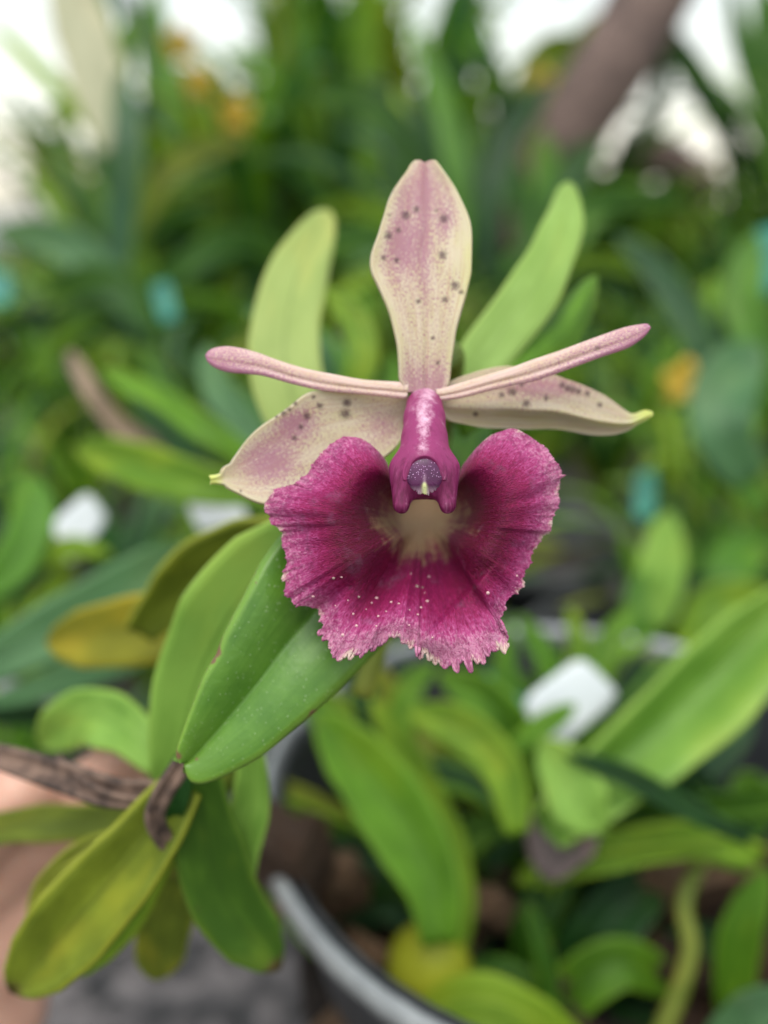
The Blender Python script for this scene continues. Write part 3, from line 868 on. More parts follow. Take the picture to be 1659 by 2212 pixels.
o = add('leaf', vnf, face_to_cam(vnf, grid_faces(nv, nu)), M['near_leaf'], PL, uv=np.stack([(U + 1) / 2, T], -1).reshape(-1, 2), attrs={'pig': np.clip(pg_, 0, 1).reshape(-1, 3)}, solid=0.0016)
o['label'] = 'sharp fleshy green leaf folded along its crease'

leaf(PL, [(370, 1730, .162), (425, 1470, .156), (520, 1290, .150), (690, 1110, .146)], 200, 'light', fold=.15)
leaf(PL, [(300, 1370, .19), (420, 1235, .185), (520, 1180, .18), (640, 1140, .175)], 150, 'olive', fold=.2, roll=-30)
leaf(PL, [(520, 1330, .19), (330, 1355, .2), (200, 1375, .205), (100, 1390, .21)], 150, 'yellow', fold=.3)
leaf(PL, [(350, 1650, .175), (270, 1575, .18), (180, 1550, .19), (85, 1610, .2)], 125, 'light', fold=.3)
leaf(PL, [(400, 1690, .150), (300, 1830, .150), (180, 1970, .152), (25, 2145, .155)], 200, 'olive', fold=.6)
leaf(PL, [(420, 1700, .157), (345, 1820, .158), (270, 1960, .160), (150, 2110, .165)], 105, 'lime', fold=.5)
leaf(PL, [(330, 1740, .160), (250, 1830, .163), (160, 1900, .166), (70, 1990, .17)], 90, 'olive', fold=.5, roll=20)
leaf(PL, [(380, 1735, .17), (200, 1775, .172), (60, 1780, .175), (-90, 1805, .18)], 75, 'olive', fold=.2)
leaf(PL, [(300, 1800, .17), (190, 1850, .172), (115, 1920, .175), (85, 2010, .18)], 95, 'olive', fold=.2, roll=40)
leaf(PL, [(430, 1650, .148), (445, 1800, .153), (490, 1950, .158), (605, 2095, .165)], 150, 'worn', fold=.3)
leaf(PL, [(545, 1600, .155), (540, 1750, .158), (515, 1850, .16), (508, 2010, .165)], 85, 'light', fold=.3)
leaf(PL, [(400, 1850, .175), (370, 1950, .178), (350, 2030, .18), (345, 2118, .185)], 115, 'olive', fold=.2)
leaf(PL, [(350, 1715, .152), (240, 1712, .153), (130, 1676, .155), (-40, 1622, .16)], 62, 'dry', fold=.7, name='sheath', shape='ribbon')['label'] = 'dry brown papery sheath'
leaf(PL, [(320, 1735, .151), (240, 1722, .152), (180, 1690, .154), (120, 1640, .158)], 34, 'dry', fold=.9, roll=50, name='sheath', shape='ribbon')
leaf(PL, [(402, 1640, .139), (355, 1710, .141), (335, 1770, .144), (372, 1840, .149)], 34, 'dry', fold=.6, name='sheath', shape='ribbon')
leaf(PL, [(400, 1640, .146), (375, 1710, .147), (362, 1760, .149), (380, 1830, .152)], 75, 'dark', fold=.4)
tube('stem', P(np.array([640, 520, 420, 400]), np.array([1480, 1620, 1740, 1860]), np.array([.172, .168, .166, .17])), [.003, .0038, .0045, .005], M['stem'], PL)

# ================================================================== HAND HOLDING THE PLANT FROM BEHIND
hp = lambda x, y, d: P(x, y, d)
parts = []
def chain(pts, rads):
    w_ = [P(np.float64(p_[0] - 105 * (1 if p_[1] > 1800 else 0)), np.float64(p_[1]), np.float64(p_[2])) for p_ in pts]
    for i in range(len(w_) - 1): parts.append((w_[i], w_[i + 1], rads[i] / 1000, rads[i + 1] / 1000))
chain([(-330, 2560, .235), (-170, 2330, .225), (-40, 2130, .215)], [27, 25, 21])                   # wrist into palm
chain([(-110, 2380, .228), (60, 2180, .222)], [20, 17])
chain([(-230, 2300, .222), (-90, 2060, .208)], [19, 16])
chain([(-80, 2060, .208), (70, 1880, .205), (180, 1745, .200), (272, 1640, .197)], [12, 9.5, 8.5, 7.0])        # index
chain([(20, 2110, .213), (150, 1950, .215), (250, 1850, .214), (330, 1790, .206)], [12, 9.8, 8.8, 7.2])        # middle
chain([(60, 2170, .218), (150, 2060, .232), (190, 1990, .243), (170, 1960, .232)], [11.5, 9.2, 8.2, 7])        # ring, curled back
chain([(60, 2260, .225), (120, 2170, .240), (140, 2110, .250), (110, 2090, .243)], [10.5, 8, 7.2, 6])          # little, curled back
chain([(-220, 2240, .215), (-130, 2010, .200), (-50, 1850, .192), (45, 1722, .190)], [15, 12, 10.5, 8.5])      # thumb
allp = np.array([p_ for s_ in parts for p_ in s_[:2]])
lo, hi = allp.min(0) - .03, allp.max(0) + .03
hh = 0.0016
g3 = np.stack(np.meshgrid(*[np.arange(lo[i], hi[i], hh) for i in range(3)], indexing='ij'), -1)
fh = None
for (a_, b_, r1, r2) in parts:
    d_ = sd_cone(g3, a_, b_, r1, r2)
    fh = d_ if fh is None else smin(fh, d_, .005)
vh, qh = surface_nets(fh, lo, hh)
hand = add('person', vh, qh, M['skin'])
tag(hand, 'bare hand behind the olive leaves holding the plant stem', 'hand')

# ================================================================== OTHER NAMED PLANTS (world places, blurred by distance)
def plant(name, base, label, leaves, group=None, cat='plant'):
    r_ = empty(name, P(*map(np.float64, base)))
    tag(r_, label, cat, group)
    for l_ in leaves:
        kw = l_[3] if len(l_) > 3 else {}
        sp_ = np.array(l_[0], float)
        if sp_[-1, 1] < sp_[0, 1] and sp_[-1, 2] < sp_[0, 2] and sp_[:, 2].mean() < .3:
            sp_[:, 2] = sp_[::-1, 2]               # upright leaves lean away, their faces to the sky
        far = sp_[:, 2].mean() > .21 and len(sp_) == 4 and name == 'orchid_plant'
        leaf(r_, sp_, l_[1] * (.8 if far else 1.0), *l_[2:3], **kw)
        for k in range(4 if far else 0):          # narrower shoots of the same clump, further back
            rr = random.Random(int(sp_.sum() * 7) + k)
            L_ = np.linalg.norm(sp_[-1, :2] - sp_[0, :2])
            s2 = sp_.copy()
            a_ = rr.uniform(-.75, .75); c_a, s_a = math.cos(a_), math.sin(a_)
            dxy = (sp_[:, :2] - sp_[0, :2]) * rr.uniform(.6, 1.05)
            s2[:, 0] = sp_[0, 0] + dxy[:, 0] * c_a - dxy[:, 1] * s_a + rr.uniform(-.12, .12) * L_
            s2[:, 1] = sp_[0, 1] + dxy[:, 0] * s_a + dxy[:, 1] * c_a + rr.uniform(-.05, .15) * L_
            s2[:, 2] = sp_[:, 2] * (1.03 + .05 * k) + rr.uniform(0, .012)
            leaf(r_, s2, max(28, l_[1] * rr.uniform(.28, .55)), rr.choice(['dark', 'dark', 'green', 'mid', 'blue', 'green', 'lime']), fold=rr.uniform(.3, .6), roll=rr.uniform(-40, 40), thick=.0009)
    return r_


plant('orchid_plant', (940, 1000, .20), 'orchid shoot with tall pale green leaves rising behind the flower', [
    ([(985, 880, .158), (1040, 780, .160), (1150, 630, .164), (1215, 490, .171), (1226, 392, .18)], 114, 'bright', dict(fold=.1, shape='taper')),
    ([(985, 900, .172), (1110, 800, .166), (1215, 715, .160), (1288, 595, .155)], 150, 'mid', dict(fold=-.65, shape='taper')),
    ([(660, 960, .172), (615, 780, .176), (635, 620, .184), (708, 452, .198)], 150, 'pale', dict(fold=.1, shape='taper')),
    ([(900, 1100, .2), (860, 1030, .19), (850, 980, .185), (860, 930, .18)], 70, 'lime', dict(fold=.2)),
    ([(930, 1100, .19), (985, 1000, .185), (1010, 930, .18), (1040, 860, .178)], 120, 'green', dict(fold=.2)),
    ([(700, 930, .22), (780, 800, .22), (770, 700, .225), (700, 620, .23)], 80, 'lime', dict(fold=.2)),
])
plant('orchid_plant', (600, 1080, .28), 'plant with a yellow-lime strap leaf left of the speckled sepal', [
    ([(580, 1070, .26), (430, 1045, .26), (300, 1005, .27), (160, 965, .28)], 125, 'lime', dict(fold=.3)),
    ([(560, 1000, .28), (440, 925, .28), (340, 865, .29), (220, 795, .3)], 78, 'mid', dict(fold=.3)),
    ([(430, 880, .30), (380, 960, .3), (280, 940, .31), (200, 850, .31), (150, 760, .32)], 44, 'tan', dict(fold=.5, shape='ribbon')),
    ([(620, 1040, .29), (540, 930, .3), (470, 840, .31), (440, 740, .32)], 90, 'blue', dict(fold=.3)),
])
plant('orchid_plant', (-60, 1500, .27), 'broad grey-green leaf sweeping up from the left edge', [
    ([(-90, 1470, .24), (100, 1370, .25), (290, 1265, .265), (440, 1170, .28)], 165, 'blue', dict(fold=.2)),
    ([(-80, 1300, .28), (20, 1230, .29), (70, 1120, .3), (60, 1020, .31)], 120, 'green', dict(fold=.2)),
    ([(-60, 1240, .30), (60, 1215, .3), (160, 1180, .3), (240, 1200, .3)], 60, 'lime', dict(fold=.2)),
])
BULB = plant('orchid_plant', (940, 2140, .25), 'orchid seedling with round yellow pseudobulb in the grey pot', [
    ([(950, 2040, .25), (930, 1900, .245), (835, 1730, .24), (685, 1540, .235)], 215, 'mid', dict(fold=.55)),
    ([(960, 2060, .255), (900, 1890, .26), (800, 1850, .265), (680, 1820, .27)], 95, 'dark', dict(fold=.3)),
    ([(760, 1770, .28), (700, 1750, .28), (640, 1720, .28), (570, 1690, .28)], 60, 'olive', dict(fold=.3)),
])
# pseudobulb
na, nr = 28, 18
an = np.linspace(0, 2 * np.pi, na, endpoint=False); ph = np.linspace(0.02, math.pi - .02, nr)
bc = P(np.float64(925), np.float64(2095), np.float64(.25)); br = 92 * PXM(.25)
vb = np.stack([bc[0] + br * np.sin(ph)[:, None] * np.cos(an)[None] * (1 + .03 * np.cos(5 * an)[None]), bc[1] + br * np.sin(ph)[:, None] * np.sin(an)[None], bc[2] + br * 1.1 * np.cos(ph)[:, None] * (1 + 0 * an[None]) + br * .25 * np.exp(-(ph / .5) ** 2)[:, None]], -1).reshape(-1, 3)
add('pseudobulb', vb, grid_faces(nr, na, wrap=True, flip=True), M['bulb'], BULB, uv=np.zeros((len(vb), 2)))
plant('orchid_plant', (1130, 1850, .27), 'bright green tuft of curved leaves below the lip', [
    ([(1118, 1800, .25), (1085, 1665, .245), (995, 1575, .24), (880, 1535, .235)], 120, 'lime', dict(fold=.3)),
    ([(1125, 1790, .265), (1120, 1640, .262), (1065, 1530, .26), (950, 1450, .255)], 140, 'mid', dict(fold=.5)),
    ([(1110, 1700, .28), (1095, 1560, .282), (1090, 1440, .286), (1095, 1330, .29)], 64, 'green', dict(fold=.3)),
    ([(1060, 1760, .28), (960, 1640, .28), (870, 1560, .285), (800, 1430, .29)], 120, 'olive', dict(fold=.3)),
    ([(1120, 1780, .27), (1050, 1790, .27), (990, 1830, .27), (960, 1900, .27)], 90, 'mid', dict(fold=.3)),
])
plant('seedling', (1080, 1650, .25), 'slim green leaf crossing the white tag', [
    ([(1070, 1650, .247), (1140, 1592, .247), (1190, 1556, .248), (1245, 1522, .25)], 46, 'mid', dict(fold=.3)),
])
plant('orchid_plant', (1200, 1930, .255), 'green leaf with a purple-grey bract under the white tag', [
    ([(1180, 1900, .247), (1200, 1830, .245), (1235, 1750, .243), (1260, 1660, .241)], 185, 'purple', dict(fold=.2, shape='oval')),
    ([(1300, 1800, .24), (1255, 1740, .238), (1220, 1670, .235), (1170, 1600, .235)], 165, 'light', dict(fold=.3, shape='oval')),
])
plant('orchid_plant', (1180, 1830, .27), 'large two-toned green leaf reaching to the right edge', [
    ([(1170, 1790, .262), (1330, 1650, .255), (1500, 1500, .248), (1720, 1270, .24)], 310, 'light', dict(fold=.8, roll=-12)),
    ([(1250, 1720, .285), (1380, 1560, .285), (1480, 1460, .29), (1600, 1380, .295)], 140, 'green', dict(fold=.3)),
    ([(1620, 1815, .235), (1490, 1750, .233), (1350, 1675, .231), (1225, 1630, .23)], 60, 'dark', dict(fold=.4)),
])
plant('orchid_plant', (1240, 1640, .30), 'thin-leaved green clump hiding the back of the large pot', [
    ([(1240, 1640, .290), (1210, 1520, .294), (1180, 1420, .298), (1120, 1330, .305)], 70, 'green', dict(fold=.4)),
    ([(1260, 1640, .290), (1280, 1500, .294), (1310, 1400, .298), (1370, 1310, .305)], 75, 'mid', dict(fold=.4)),
    ([(1280, 1640, .292), (1350, 1530, .296), (1430, 1450, .30), (1520, 1420, .306)], 70, 'dark', dict(fold=.4)),
    ([(1250, 1640, .292), (1240, 1500, .296), (1250, 1400, .30), (1230, 1310, .306)], 60, 'lime', dict(fold=.4)),
    ([(1230, 1650, .292), (1150, 1540, .296), (1080, 1480, .30), (1000, 1450, .306)], 70, 'green', dict(fold=.4)),
])
plant('orchid_plant', (720, 1640, .28), 'dim thin-leaved clump beside the tip of the stippled leaf', [
    ([(780, 1700, .275), (720, 1600, .278), (680, 1530, .282), (600, 1500, .288)], 70, 'green', dict(fold=.4)),
    ([(800, 1700, .275), (800, 1580, .278), (780, 1480, .282), (720, 1410, .288)], 70, 'dark', dict(fold=.4)),
    ([(820, 1700, .275), (860, 1600, .278), (880, 1500, .282), (940, 1430, .288)], 70, 'mid', dict(fold=.4)),
])
rr_ = random.Random(5)
for k_ in range(9):
    bx_, by_ = rr_.uniform(720, 1620), rr_.uniform(1750, 2150)
    plant('orchid_seedling', (bx_, by_ + 60, .30), 'small dark seedling between the bark and the larger leaves', [
        ([(bx_, by_ + 60, .30), (bx_ + c__ * 60, by_ - 20, .292), (bx_ + c__ * 130, by_ - 90, .286), (bx_ + c__ * 210, by_ - 90 + rr_.uniform(-60, 80), .28)], rr_.uniform(55, 95), rr_.choice(['dark', 'dark', 'green', 'mid', 'blue']), dict(fold=.35, roll=rr_.uniform(-30, 30))) for c__ in (-1.1, -.5, .3, .9)], group='small seedlings in the large grey pot')
XP = plant('orchid_plant', (1350, 2200, .29), 'low dark leafy orchid clump at the lower right', [
    ([(1640, 1850, .25), (1490, 1815, .25), (1300, 1845, .25), (1110, 1905, .255)], 105, 'lime', dict(fold=.4)),
    ([(1200, 2170, .275), (1280, 2040, .27), (1350, 1960, .268), (1430, 1880, .268)], 170, 'dark', dict(fold=.45)),
    ([(1150, 2260, .262), (1250, 2130, .26), (1350, 2080, .26), (1470, 2140, .262)], 140, 'mid', dict(fold=.45)),
    ([(1130, 2100, .268), (1150, 2010, .268), (1180, 1940, .27), (1240, 1900, .27)], 110, 'green', dict(fold=.25)),
    ([(1300, 2260, .27), (1400, 2150, .27), (1490, 2060, .27), (1600, 2030, .272)], 150, 'dark', dict(fold=.25)),
    ([(1590, 2290, .25), (1585, 2130, .25), (1605, 2000, .25), (1660, 1880, .25)], 110, 'mid', dict(fold=.25)),
    ([(1500, 2300, .24), (1580, 2230, .24), (1640, 2180, .24), (1720, 2150, .24)], 110, 'blue', dict(fold=.25)),
    ([(1130, 2290, .238), (1180, 2160, .24), (1170, 2050, .243), (1140, 1950, .247)], 55, 'green', dict(fold=.4)),
])
tube('stem', P(np.array([1520, 1478, 1490, 1420]), np.array([1850, 1950, 2060, 2260]), np.array([.262, .257, .252, .245])), [.0022, .0026, .0028, .003], M['stem'], XP)
plant('orchid_plant', (1080, 2330, .235), 'lime green leaf pair at the bottom edge of the frame', [
    ([(1290, 2300, .23), (1150, 2210, .23), (1040, 2165, .232), (900, 2185, .236)], 150, 'lime', dict(fold=.3)),
    ([(1250, 2330, .222), (1120, 2240, .222), (1000, 2215, .224), (880, 2260, .226)], 130, 'lime', dict(fold=.3)),
    ([(1260, 2290, .24), (1170, 2170, .242), (1090, 2110, .245), (1020, 2080, .25)], 100, 'green', dict(fold=.3)),
])
plant('orchid_plant', (1450, 1400, .40), 'plant with an upright oval light green leaf at right', [
    ([(1420, 1360, .38), (1425, 1250, .38), (1435, 1170, .38), (1442, 1105, .38)], 125, 'light', dict(fold=.3, shape='oval')),
    ([(1480, 1380, .40), (1560, 1250, .4), (1620, 1180, .41), (1690, 1170, .42)], 120, 'green', dict(fold=.3)),
    ([(1470, 1400, .38), (1540, 1310, .38), (1620, 1300, .38), (1700, 1330, .38)], 110, 'lime', dict(fold=.3)),
    ([(1400, 1420, .37), (1350, 1400, .365), (1480, 1450, .36), (1560, 1420, .36)], 110, 'green', dict(fold=.3)),
    ([(1450, 1420, .36), (1390, 1360, .36), (1370, 1300, .365), (1390, 1230, .37)], 60, 'green', dict(fold=.3)),
])
plant('orchid_plant', (1600, 1050, .45), 'grey-green arching leaves near the yellow bloom at right', [
    ([(1590, 960, .42), (1520, 760, .42), (1430, 600, .43), (1330, 505, .44)], 85, 'blue', dict(fold=.3)),
    ([(1620, 1040, .40), (1560, 930, .4), (1570, 830, .41), (1640, 740, .42)], 170, 'blue', dict(fold=.2)),
    ([(1640, 1100, .41), (1600, 1030, .42), (1560, 960, .43), (1510, 900, .44)], 90, 'green', dict(fold=.3)),
    ([(1660, 900, .42), (1640, 760, .42), (1600, 640, .43), (1630, 500, .44)], 110, 'green', dict(fold=.3)),
])
plant('orchid_plant', (300, 760, .62), 'tall grey-green strap leaf below the cream leaf at upper left', [
    ([(255, 620, .6), (262, 450, .6), (275, 300, .6), (262, 150, .62)], 85, 'blue', dict(fold=.2)),
    ([(300, 660, .62), (420, 560, .62), (520, 520, .64), (640, 560, .66)], 80, 'green', dict(fold=.2)),
    ([(330, 720, .6), (230, 600, .6), (120, 520, .6), (-20, 500, .6)], 110, 'blue', dict(fold=.2)),
    ([(330, 720, .58), (270, 620, .58), (190, 600, .58), (90, 640, .58)], 80, 'green', dict(fold=.2)),
    ([(300, 500, .66), (350, 390, .66), (430, 330, .67), (530, 300, .68)], 70, 'olive', dict(fold=.2)),
])
plant('orchid_plant', (260, 420, .75), 'broad cream leaf against the white sky at upper left', [
    ([(245, 330, .72), (215, 190, .72), (175, 60, .72), (130, -90, .72)], 160, 'cream', dict(fold=.15)),
])
plant('orchid_plant', (960, 560, .65), 'upright green leaves behind the tip of the upper sepal', [
    ([(1000, 560, .62), (990, 400, .62), (960, 240, .63), (900, 60, .64)], 70, 'green', dict(fold=.3)),
    ([(1020, 560, .7), (900, 340, .7), (800, 230, .7), (660, 190, .72)], 85, 'green', dict(fold=.2)),
    ([(960, 600, .6), (830, 520, .6), (740, 510, .6), (640, 560, .6)], 75, 'green', dict(fold=.2)),
    ([(1080, 600, .55), (1200, 470, .55), (1320, 430, .56), (1500, 440, .58)], 70, 'green', dict(fold=.2)),
    ([(1050, 620, .6), (1060, 420, .6), (1100, 280, .61), (1190, 170, .62)], 80, 'dark', dict(fold=.2)),
])


# ------------------------------------------------------------------ pots, bark, tags
def ring_profile(cx_, cy_, prof, n=64):
    an_ = np.linspace(0, 2 * np.pi, n, endpoint=False)
    pr = np.array(prof)
    v = np.stack([cx_ + pr[:, 0, None] * np.cos(an_), cy_ + pr[:, 0, None] * np.sin(an_), pr[:, 1, None] + 0 * an_], -1)
    return v.reshape(-1, 3), len(pr), n


def closed_lathe(name, cx_, cy_, prof, mat, parent, n=64):
    v, k, n = ring_profile(cx_, cy_, prof + [prof[0]], n)
    return add(name, v, grid_faces(k, n, wrap=True), mat, parent)


def pot(cx_, cy_, R, H, mat, label, group=None, rimh=None, fill=.82, wallmat=None):
    o = empty('flower_pot', (cx_, cy_, 0)); tag(o, label, 'pot', group)
    rb = R * .72; rimh = rimh or H * .16
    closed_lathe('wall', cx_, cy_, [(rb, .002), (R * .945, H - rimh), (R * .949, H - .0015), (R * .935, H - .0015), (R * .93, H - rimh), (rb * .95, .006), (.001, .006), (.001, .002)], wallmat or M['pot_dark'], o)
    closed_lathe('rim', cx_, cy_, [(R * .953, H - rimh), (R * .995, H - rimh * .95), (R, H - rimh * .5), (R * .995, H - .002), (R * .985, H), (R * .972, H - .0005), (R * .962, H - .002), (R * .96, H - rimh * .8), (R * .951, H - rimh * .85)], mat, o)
    na_, nr_ = 40, 8
    rr_ = np.linspace(0.001, R * .90, nr_); an_ = np.linspace(0, 2 * np.pi, na_, endpoint=False)
    zz = H * fill + rng.normal(0, .0025, (nr_, na_))
    vv_ = np.stack([cx_ + rr_[:, None] * np.cos(an_)[None], cy_ + rr_[:, None] * np.sin(an_)[None], zz], -1).reshape(-1, 3)
    s_ = add('potting_mix', vv_, grid_faces(nr_, na_, wrap=True), M['soil'], o); s_['kind'] = 'stuff'
    return o


def chip_mesh(seed):
    r_ = np.random.default_rng(seed)
    bm_ = bmesh.new(); bmesh.ops.create_cube(bm_, size=1.0)
    bmesh.ops.subdivide_edges(bm_, edges=bm_.edges[:], cuts=1, use_grid_fill=True)
    for v_ in bm_.verts:
        k_ = 1.0 / max(1e-6, Vector(v_.co).length) * .62
        v_.co = v_.co * (.55 + .45 * k_) + Vector(r_.normal(0, .07, 3))
    me_ = bpy.data.meshes.new('bark_chip'); bm_.to_mesh(me_); bm_.free()
    return me_


chips = [chip_mesh(s_) for s_ in range(4)]
for k_, c__ in enumerate(chips): c__.materials.append(M['bark'] if k_ < 3 else M['bark_pale'])


def chip(x, y, z_, s_, label, group, k=None, rot=None):
    o = bpy.data.objects.new('bark_chip', chips[random.randrange(4) if k is None else k])
    COL.objects.link(o); o.location = (x, y, z_)
    o.scale = (s_, s_ * random.uniform(.45, .75), s_ * random.uniform(.3, .5))
    o.rotation_euler = rot or (random.uniform(-.5, .5), random.uniform(-.5, .5), random.uniform(0, 6.3))
    tag(o, label, 'bark', group)
    return o


# big grey pot, lower centre: its rim sweeps through the bottom of the frame
pm = np.array([-.0375, .185])
PC = np.array([.0655, .2285]); PR = .1053
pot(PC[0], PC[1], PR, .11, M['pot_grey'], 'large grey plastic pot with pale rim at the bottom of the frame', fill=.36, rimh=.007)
for i in range(90):
    a_ = random.uniform(0, 6.283); r_ = PR * .84 * math.sqrt(random.random())
    chip(PC[0] + r_ * math.cos(a_), PC[1] + r_ * math.sin(a_), .043 + random.uniform(0, .012), random.uniform(.012, .028), 'brown bark chip lying in the large grey pot', 'bark chips in the large grey pot')
o = chip(*P(np.float64(1500), np.float64(1880), np.float64(.285)), .042, 'pale tan bark lump among the leaves at lower right', None, k=3, rot=(.5, .2, .4))
o = chip(*P(np.float64(620), np.float64(1850), np.float64(.245)), .04, 'long orange-brown bark piece inside the pot rim', None, k=1, rot=(.3, 1.1, 1.4))

for (bx, by, bd, bs, lab) in [(640, 1800, .278, .026, 'orange-brown bark chip just inside the pale rim, uppermost'), (690, 1920, .268, .030, 'orange-brown bark chip inside the pale rim, second from the top'), (790, 2060, .262, .022, 'tan bark chip inside the pale rim, near the bottom edge'), (1010, 1960, .275, .026, 'reddish-brown bark chip right of the yellow pseudobulb')]:
    chip(*P(np.float64(bx), np.float64(by), np.float64(bd)), bs, lab, None, k=3, rot=(.3 + bs * 20, bs * 25, bs * 90))
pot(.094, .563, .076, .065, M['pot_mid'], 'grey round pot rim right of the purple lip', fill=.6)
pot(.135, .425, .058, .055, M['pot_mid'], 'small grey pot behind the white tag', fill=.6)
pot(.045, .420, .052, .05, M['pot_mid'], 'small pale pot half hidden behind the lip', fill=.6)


def plate(name, c4, mat, label, cat, group=None, thick=.0012):
    """thin card from four (px,py,d) corners, rounded by two subdivisions"""
    cs = [P(*map(np.float64, c__)) for c__ in c4]
    n_ = 9
    t_ = np.linspace(0, 1, n_)
    v = np.array([[(cs[0] * (1 - a) + cs[1] * a) * (1 - b) + (cs[3] * (1 - a) + cs[2] * a) * b for a in t_] for b in t_])
    ctr_ = v.reshape(-1, 3).mean(0)
    # round the corners
    A, B = np.meshgrid(t_ * 2 - 1, t_ * 2 - 1)
    sq = np.maximum(np.abs(A), np.abs(B)); ln_ = (np.abs(A) ** 6 + np.abs(B) ** 6) ** (1 / 6) + 1e-9
    v = ctr_ + (v - ctr_) * (sq / ln_)[..., None]
    vf = v.reshape(-1, 3)
    o = add(name, vf, face_to_cam(vf, grid_faces(n_, n_)), mat, solid=thick)
    return tag(o, label, cat, group)


plate('plant_tag', [(1125, 1515, .258), (1255, 1415, .265), (1345, 1505, .263), (1190, 1635, .255)], M['white'], 'white plastic plant tag among the leaves right of the lip', 'tag')
plate('plant_tag', [(1000, 1480, .30), (1080, 1440, .30), (1150, 1530, .29), (1110, 1570, .29)], M['teal'], 'mint green tag poking out beside the white tag', 'tag')
plate('plant_tag', [(110, 1130, .30), (190, 1060, .31), (235, 1120, .31), (150, 1225, .30)], M['white'], 'white tag left of the olive and yellow leaves', 'tag')
plate('plant_tag', [(400, 1085, .29), (500, 1060, .29), (540, 1120, .285), (430, 1150, .285)], M['white'], 'white tag just under the left speckled sepal', 'tag')
plate('plant_tag', [(-30, 1380, .27), (60, 1350, .275), (100, 1400, .275), (-10, 1470, .27)], M['white'], 'white tag at the left edge beside the yellow leaf', 'tag')
plate('plant_tag', [(-20, 1460, .28), (120, 1490, .28), (150, 1530, .28), (-20, 1500, .28)], M['pot_grey'], 'grey plastic strip at the left edge', 'tag')
plate('plant_tag', [(325, 615, .48), (365, 605, .48), (385, 685, .47), (350, 700, .47)], M['teal'], 'teal tag left of the pale tall leaf', 'tag')
plate('plant_tag', [(-30, 580, .5), (25, 590, .5), (20, 660, .49), (-30, 660, .49)], M['teal'], 'teal tag cut by the left edge', 'tag')
plate('plant_tag', [(1620, 500, .45), (1700, 480, .45), (1680, 640, .44), (1580, 650, .44)], M['teal'], 'mint tag cut by the right edge', 'tag')
plate('plant_tag', [(1375, 1020, .45), (1420, 1015, .45), (1415, 1120, .44), (1370, 1125, .44)], M['teal'], 'teal tag beside the grey round pot', 'tag')


def bloom(c, r_, label, n=5, group=None):
    ctr_ = P(*map(np.float64, c)); R_ = r_ * PXM(c[2])
    o = empty('yellow_flower', ctr_); tag(o, label, 'flower', group)
    view = CAM - ctr_; view /= np.linalg.norm(view)
    s_ = np.cross(view, [0, 0, 1]); s_ /= np.linalg.norm(s_); u_ = np.cross(s_, view)
    for k in range(n):
        a_ = k * 2 * math.pi / n + .3
        d_ = s_ * math.cos(a_) + u_ * math.sin(a_)
        pts = np.array([ctr_, ctr_ + d_ * R_ * .4 + view * R_ * .2, ctr_ + d_ * R_ * .75 + view * R_ * .22, ctr_ + d_ * R_ + view * R_ * .1])
        v, q_, uv = leaf_geo(pts, R_ * .75, .2, 0, nv=10, nu=5, shape='oval', nhint=view)
        add('petal', v, face_to_cam(v, q_), M['petal_yellow'], o, uv=uv, solid=.0006)
    return o


bloom((1480, 825, .42), 52, 'yellow bloom at right beyond the speckled sepal tip')
bloom((510, 245, .85), 42, 'yellow bloom at upper left, lower right of the three')
bloom((430, 175, .88), 38, 'yellow-orange bloom at upper left, middle of the three')
bloom((390, 95, .92), 40, 'pale yellow bloom at upper left, topmost of the three')
bloom((1170, 175, .95), 30, 'pale yellow bloom beside the tilted trunk')

# leaning trunk at the upper right
tr = empty('tree', P(np.float64(1180), np.float64(420), np.float64(1.15))); tag(tr, 'brown leaning tree trunk against the white sky at upper right', 'tree')
tube('trunk', P(np.array([1140, 1200, 1290, 1360, 1430]), np.array([560, 340, 190, 80, -60]), np.array([1.15, 1.15, 1.16, 1.18, 1.2])), [.042, .046, .052, .056, .06], M['trunk'], tr)
tube('branch', P(np.array([1340, 1450, 1540]), np.array([330, 350, 420]), np.array([1.25, 1.25, 1.25])), [.03, .028, .024], M['trunk'], tr)

plant('leafy_branch', (1500, 420, 1.3), 'thin drooping leaves crossing the white sky at upper right', [
    ([(1640, 420, 1.3), (1560, 260, 1.3), (1480, 130, 1.3), (1380, 0, 1.3)], 60, 'dark', dict(fold=.2)),
    ([(1650, 400, 1.3), (1640, 230, 1.3), (1600, 90, 1.3), (1570, -60, 1.3)], 46, 'green', dict(fold=.2)),
    ([(1330, 420, 1.3), (1390, 300, 1.3), (1430, 180, 1.3), (1420, 60, 1.3)], 46, 'dark', dict(fold=.2)),
    ([(1100, 330, 1.3), (1080, 200, 1.3), (1030, 90, 1.3), (1020, -40, 1.3)], 60, 'dark', dict(fold=.2)),
    ([(1080, 330, 1.3), (1130, 190, 1.3), (1180, 100, 1.3), (1290, 90, 1.3)], 50, 'olive', dict(fold=.2)),
    ([(1640, 420, 1.3), (1680, 250, 1.3), (1670, 100, 1.3), (1640, -50, 1.3)], 90, 'green', dict(fold=.2)),
    ([(1180, 620, .95), (1190, 500, .95), (1230, 380, .95), (1310, 300, .95)], 70, 'dark', dict(fold=.3)),
    ([(1150, 620, .95), (1140, 490, .95), (1110, 380, .95), (1060, 300, .95)], 60, 'green', dict(fold=.3)),
    ([(1200, 620, .95), (1260, 480, .95), (1350, 420, .95), (1450, 430, .95)], 60, 'mid', dict(fold=.3)),
    ([(1170, 620, .95), (1170, 470, .95), (1180, 360, .95), (1170, 280, .95)], 55, 'green', dict(fold=.3)),
])
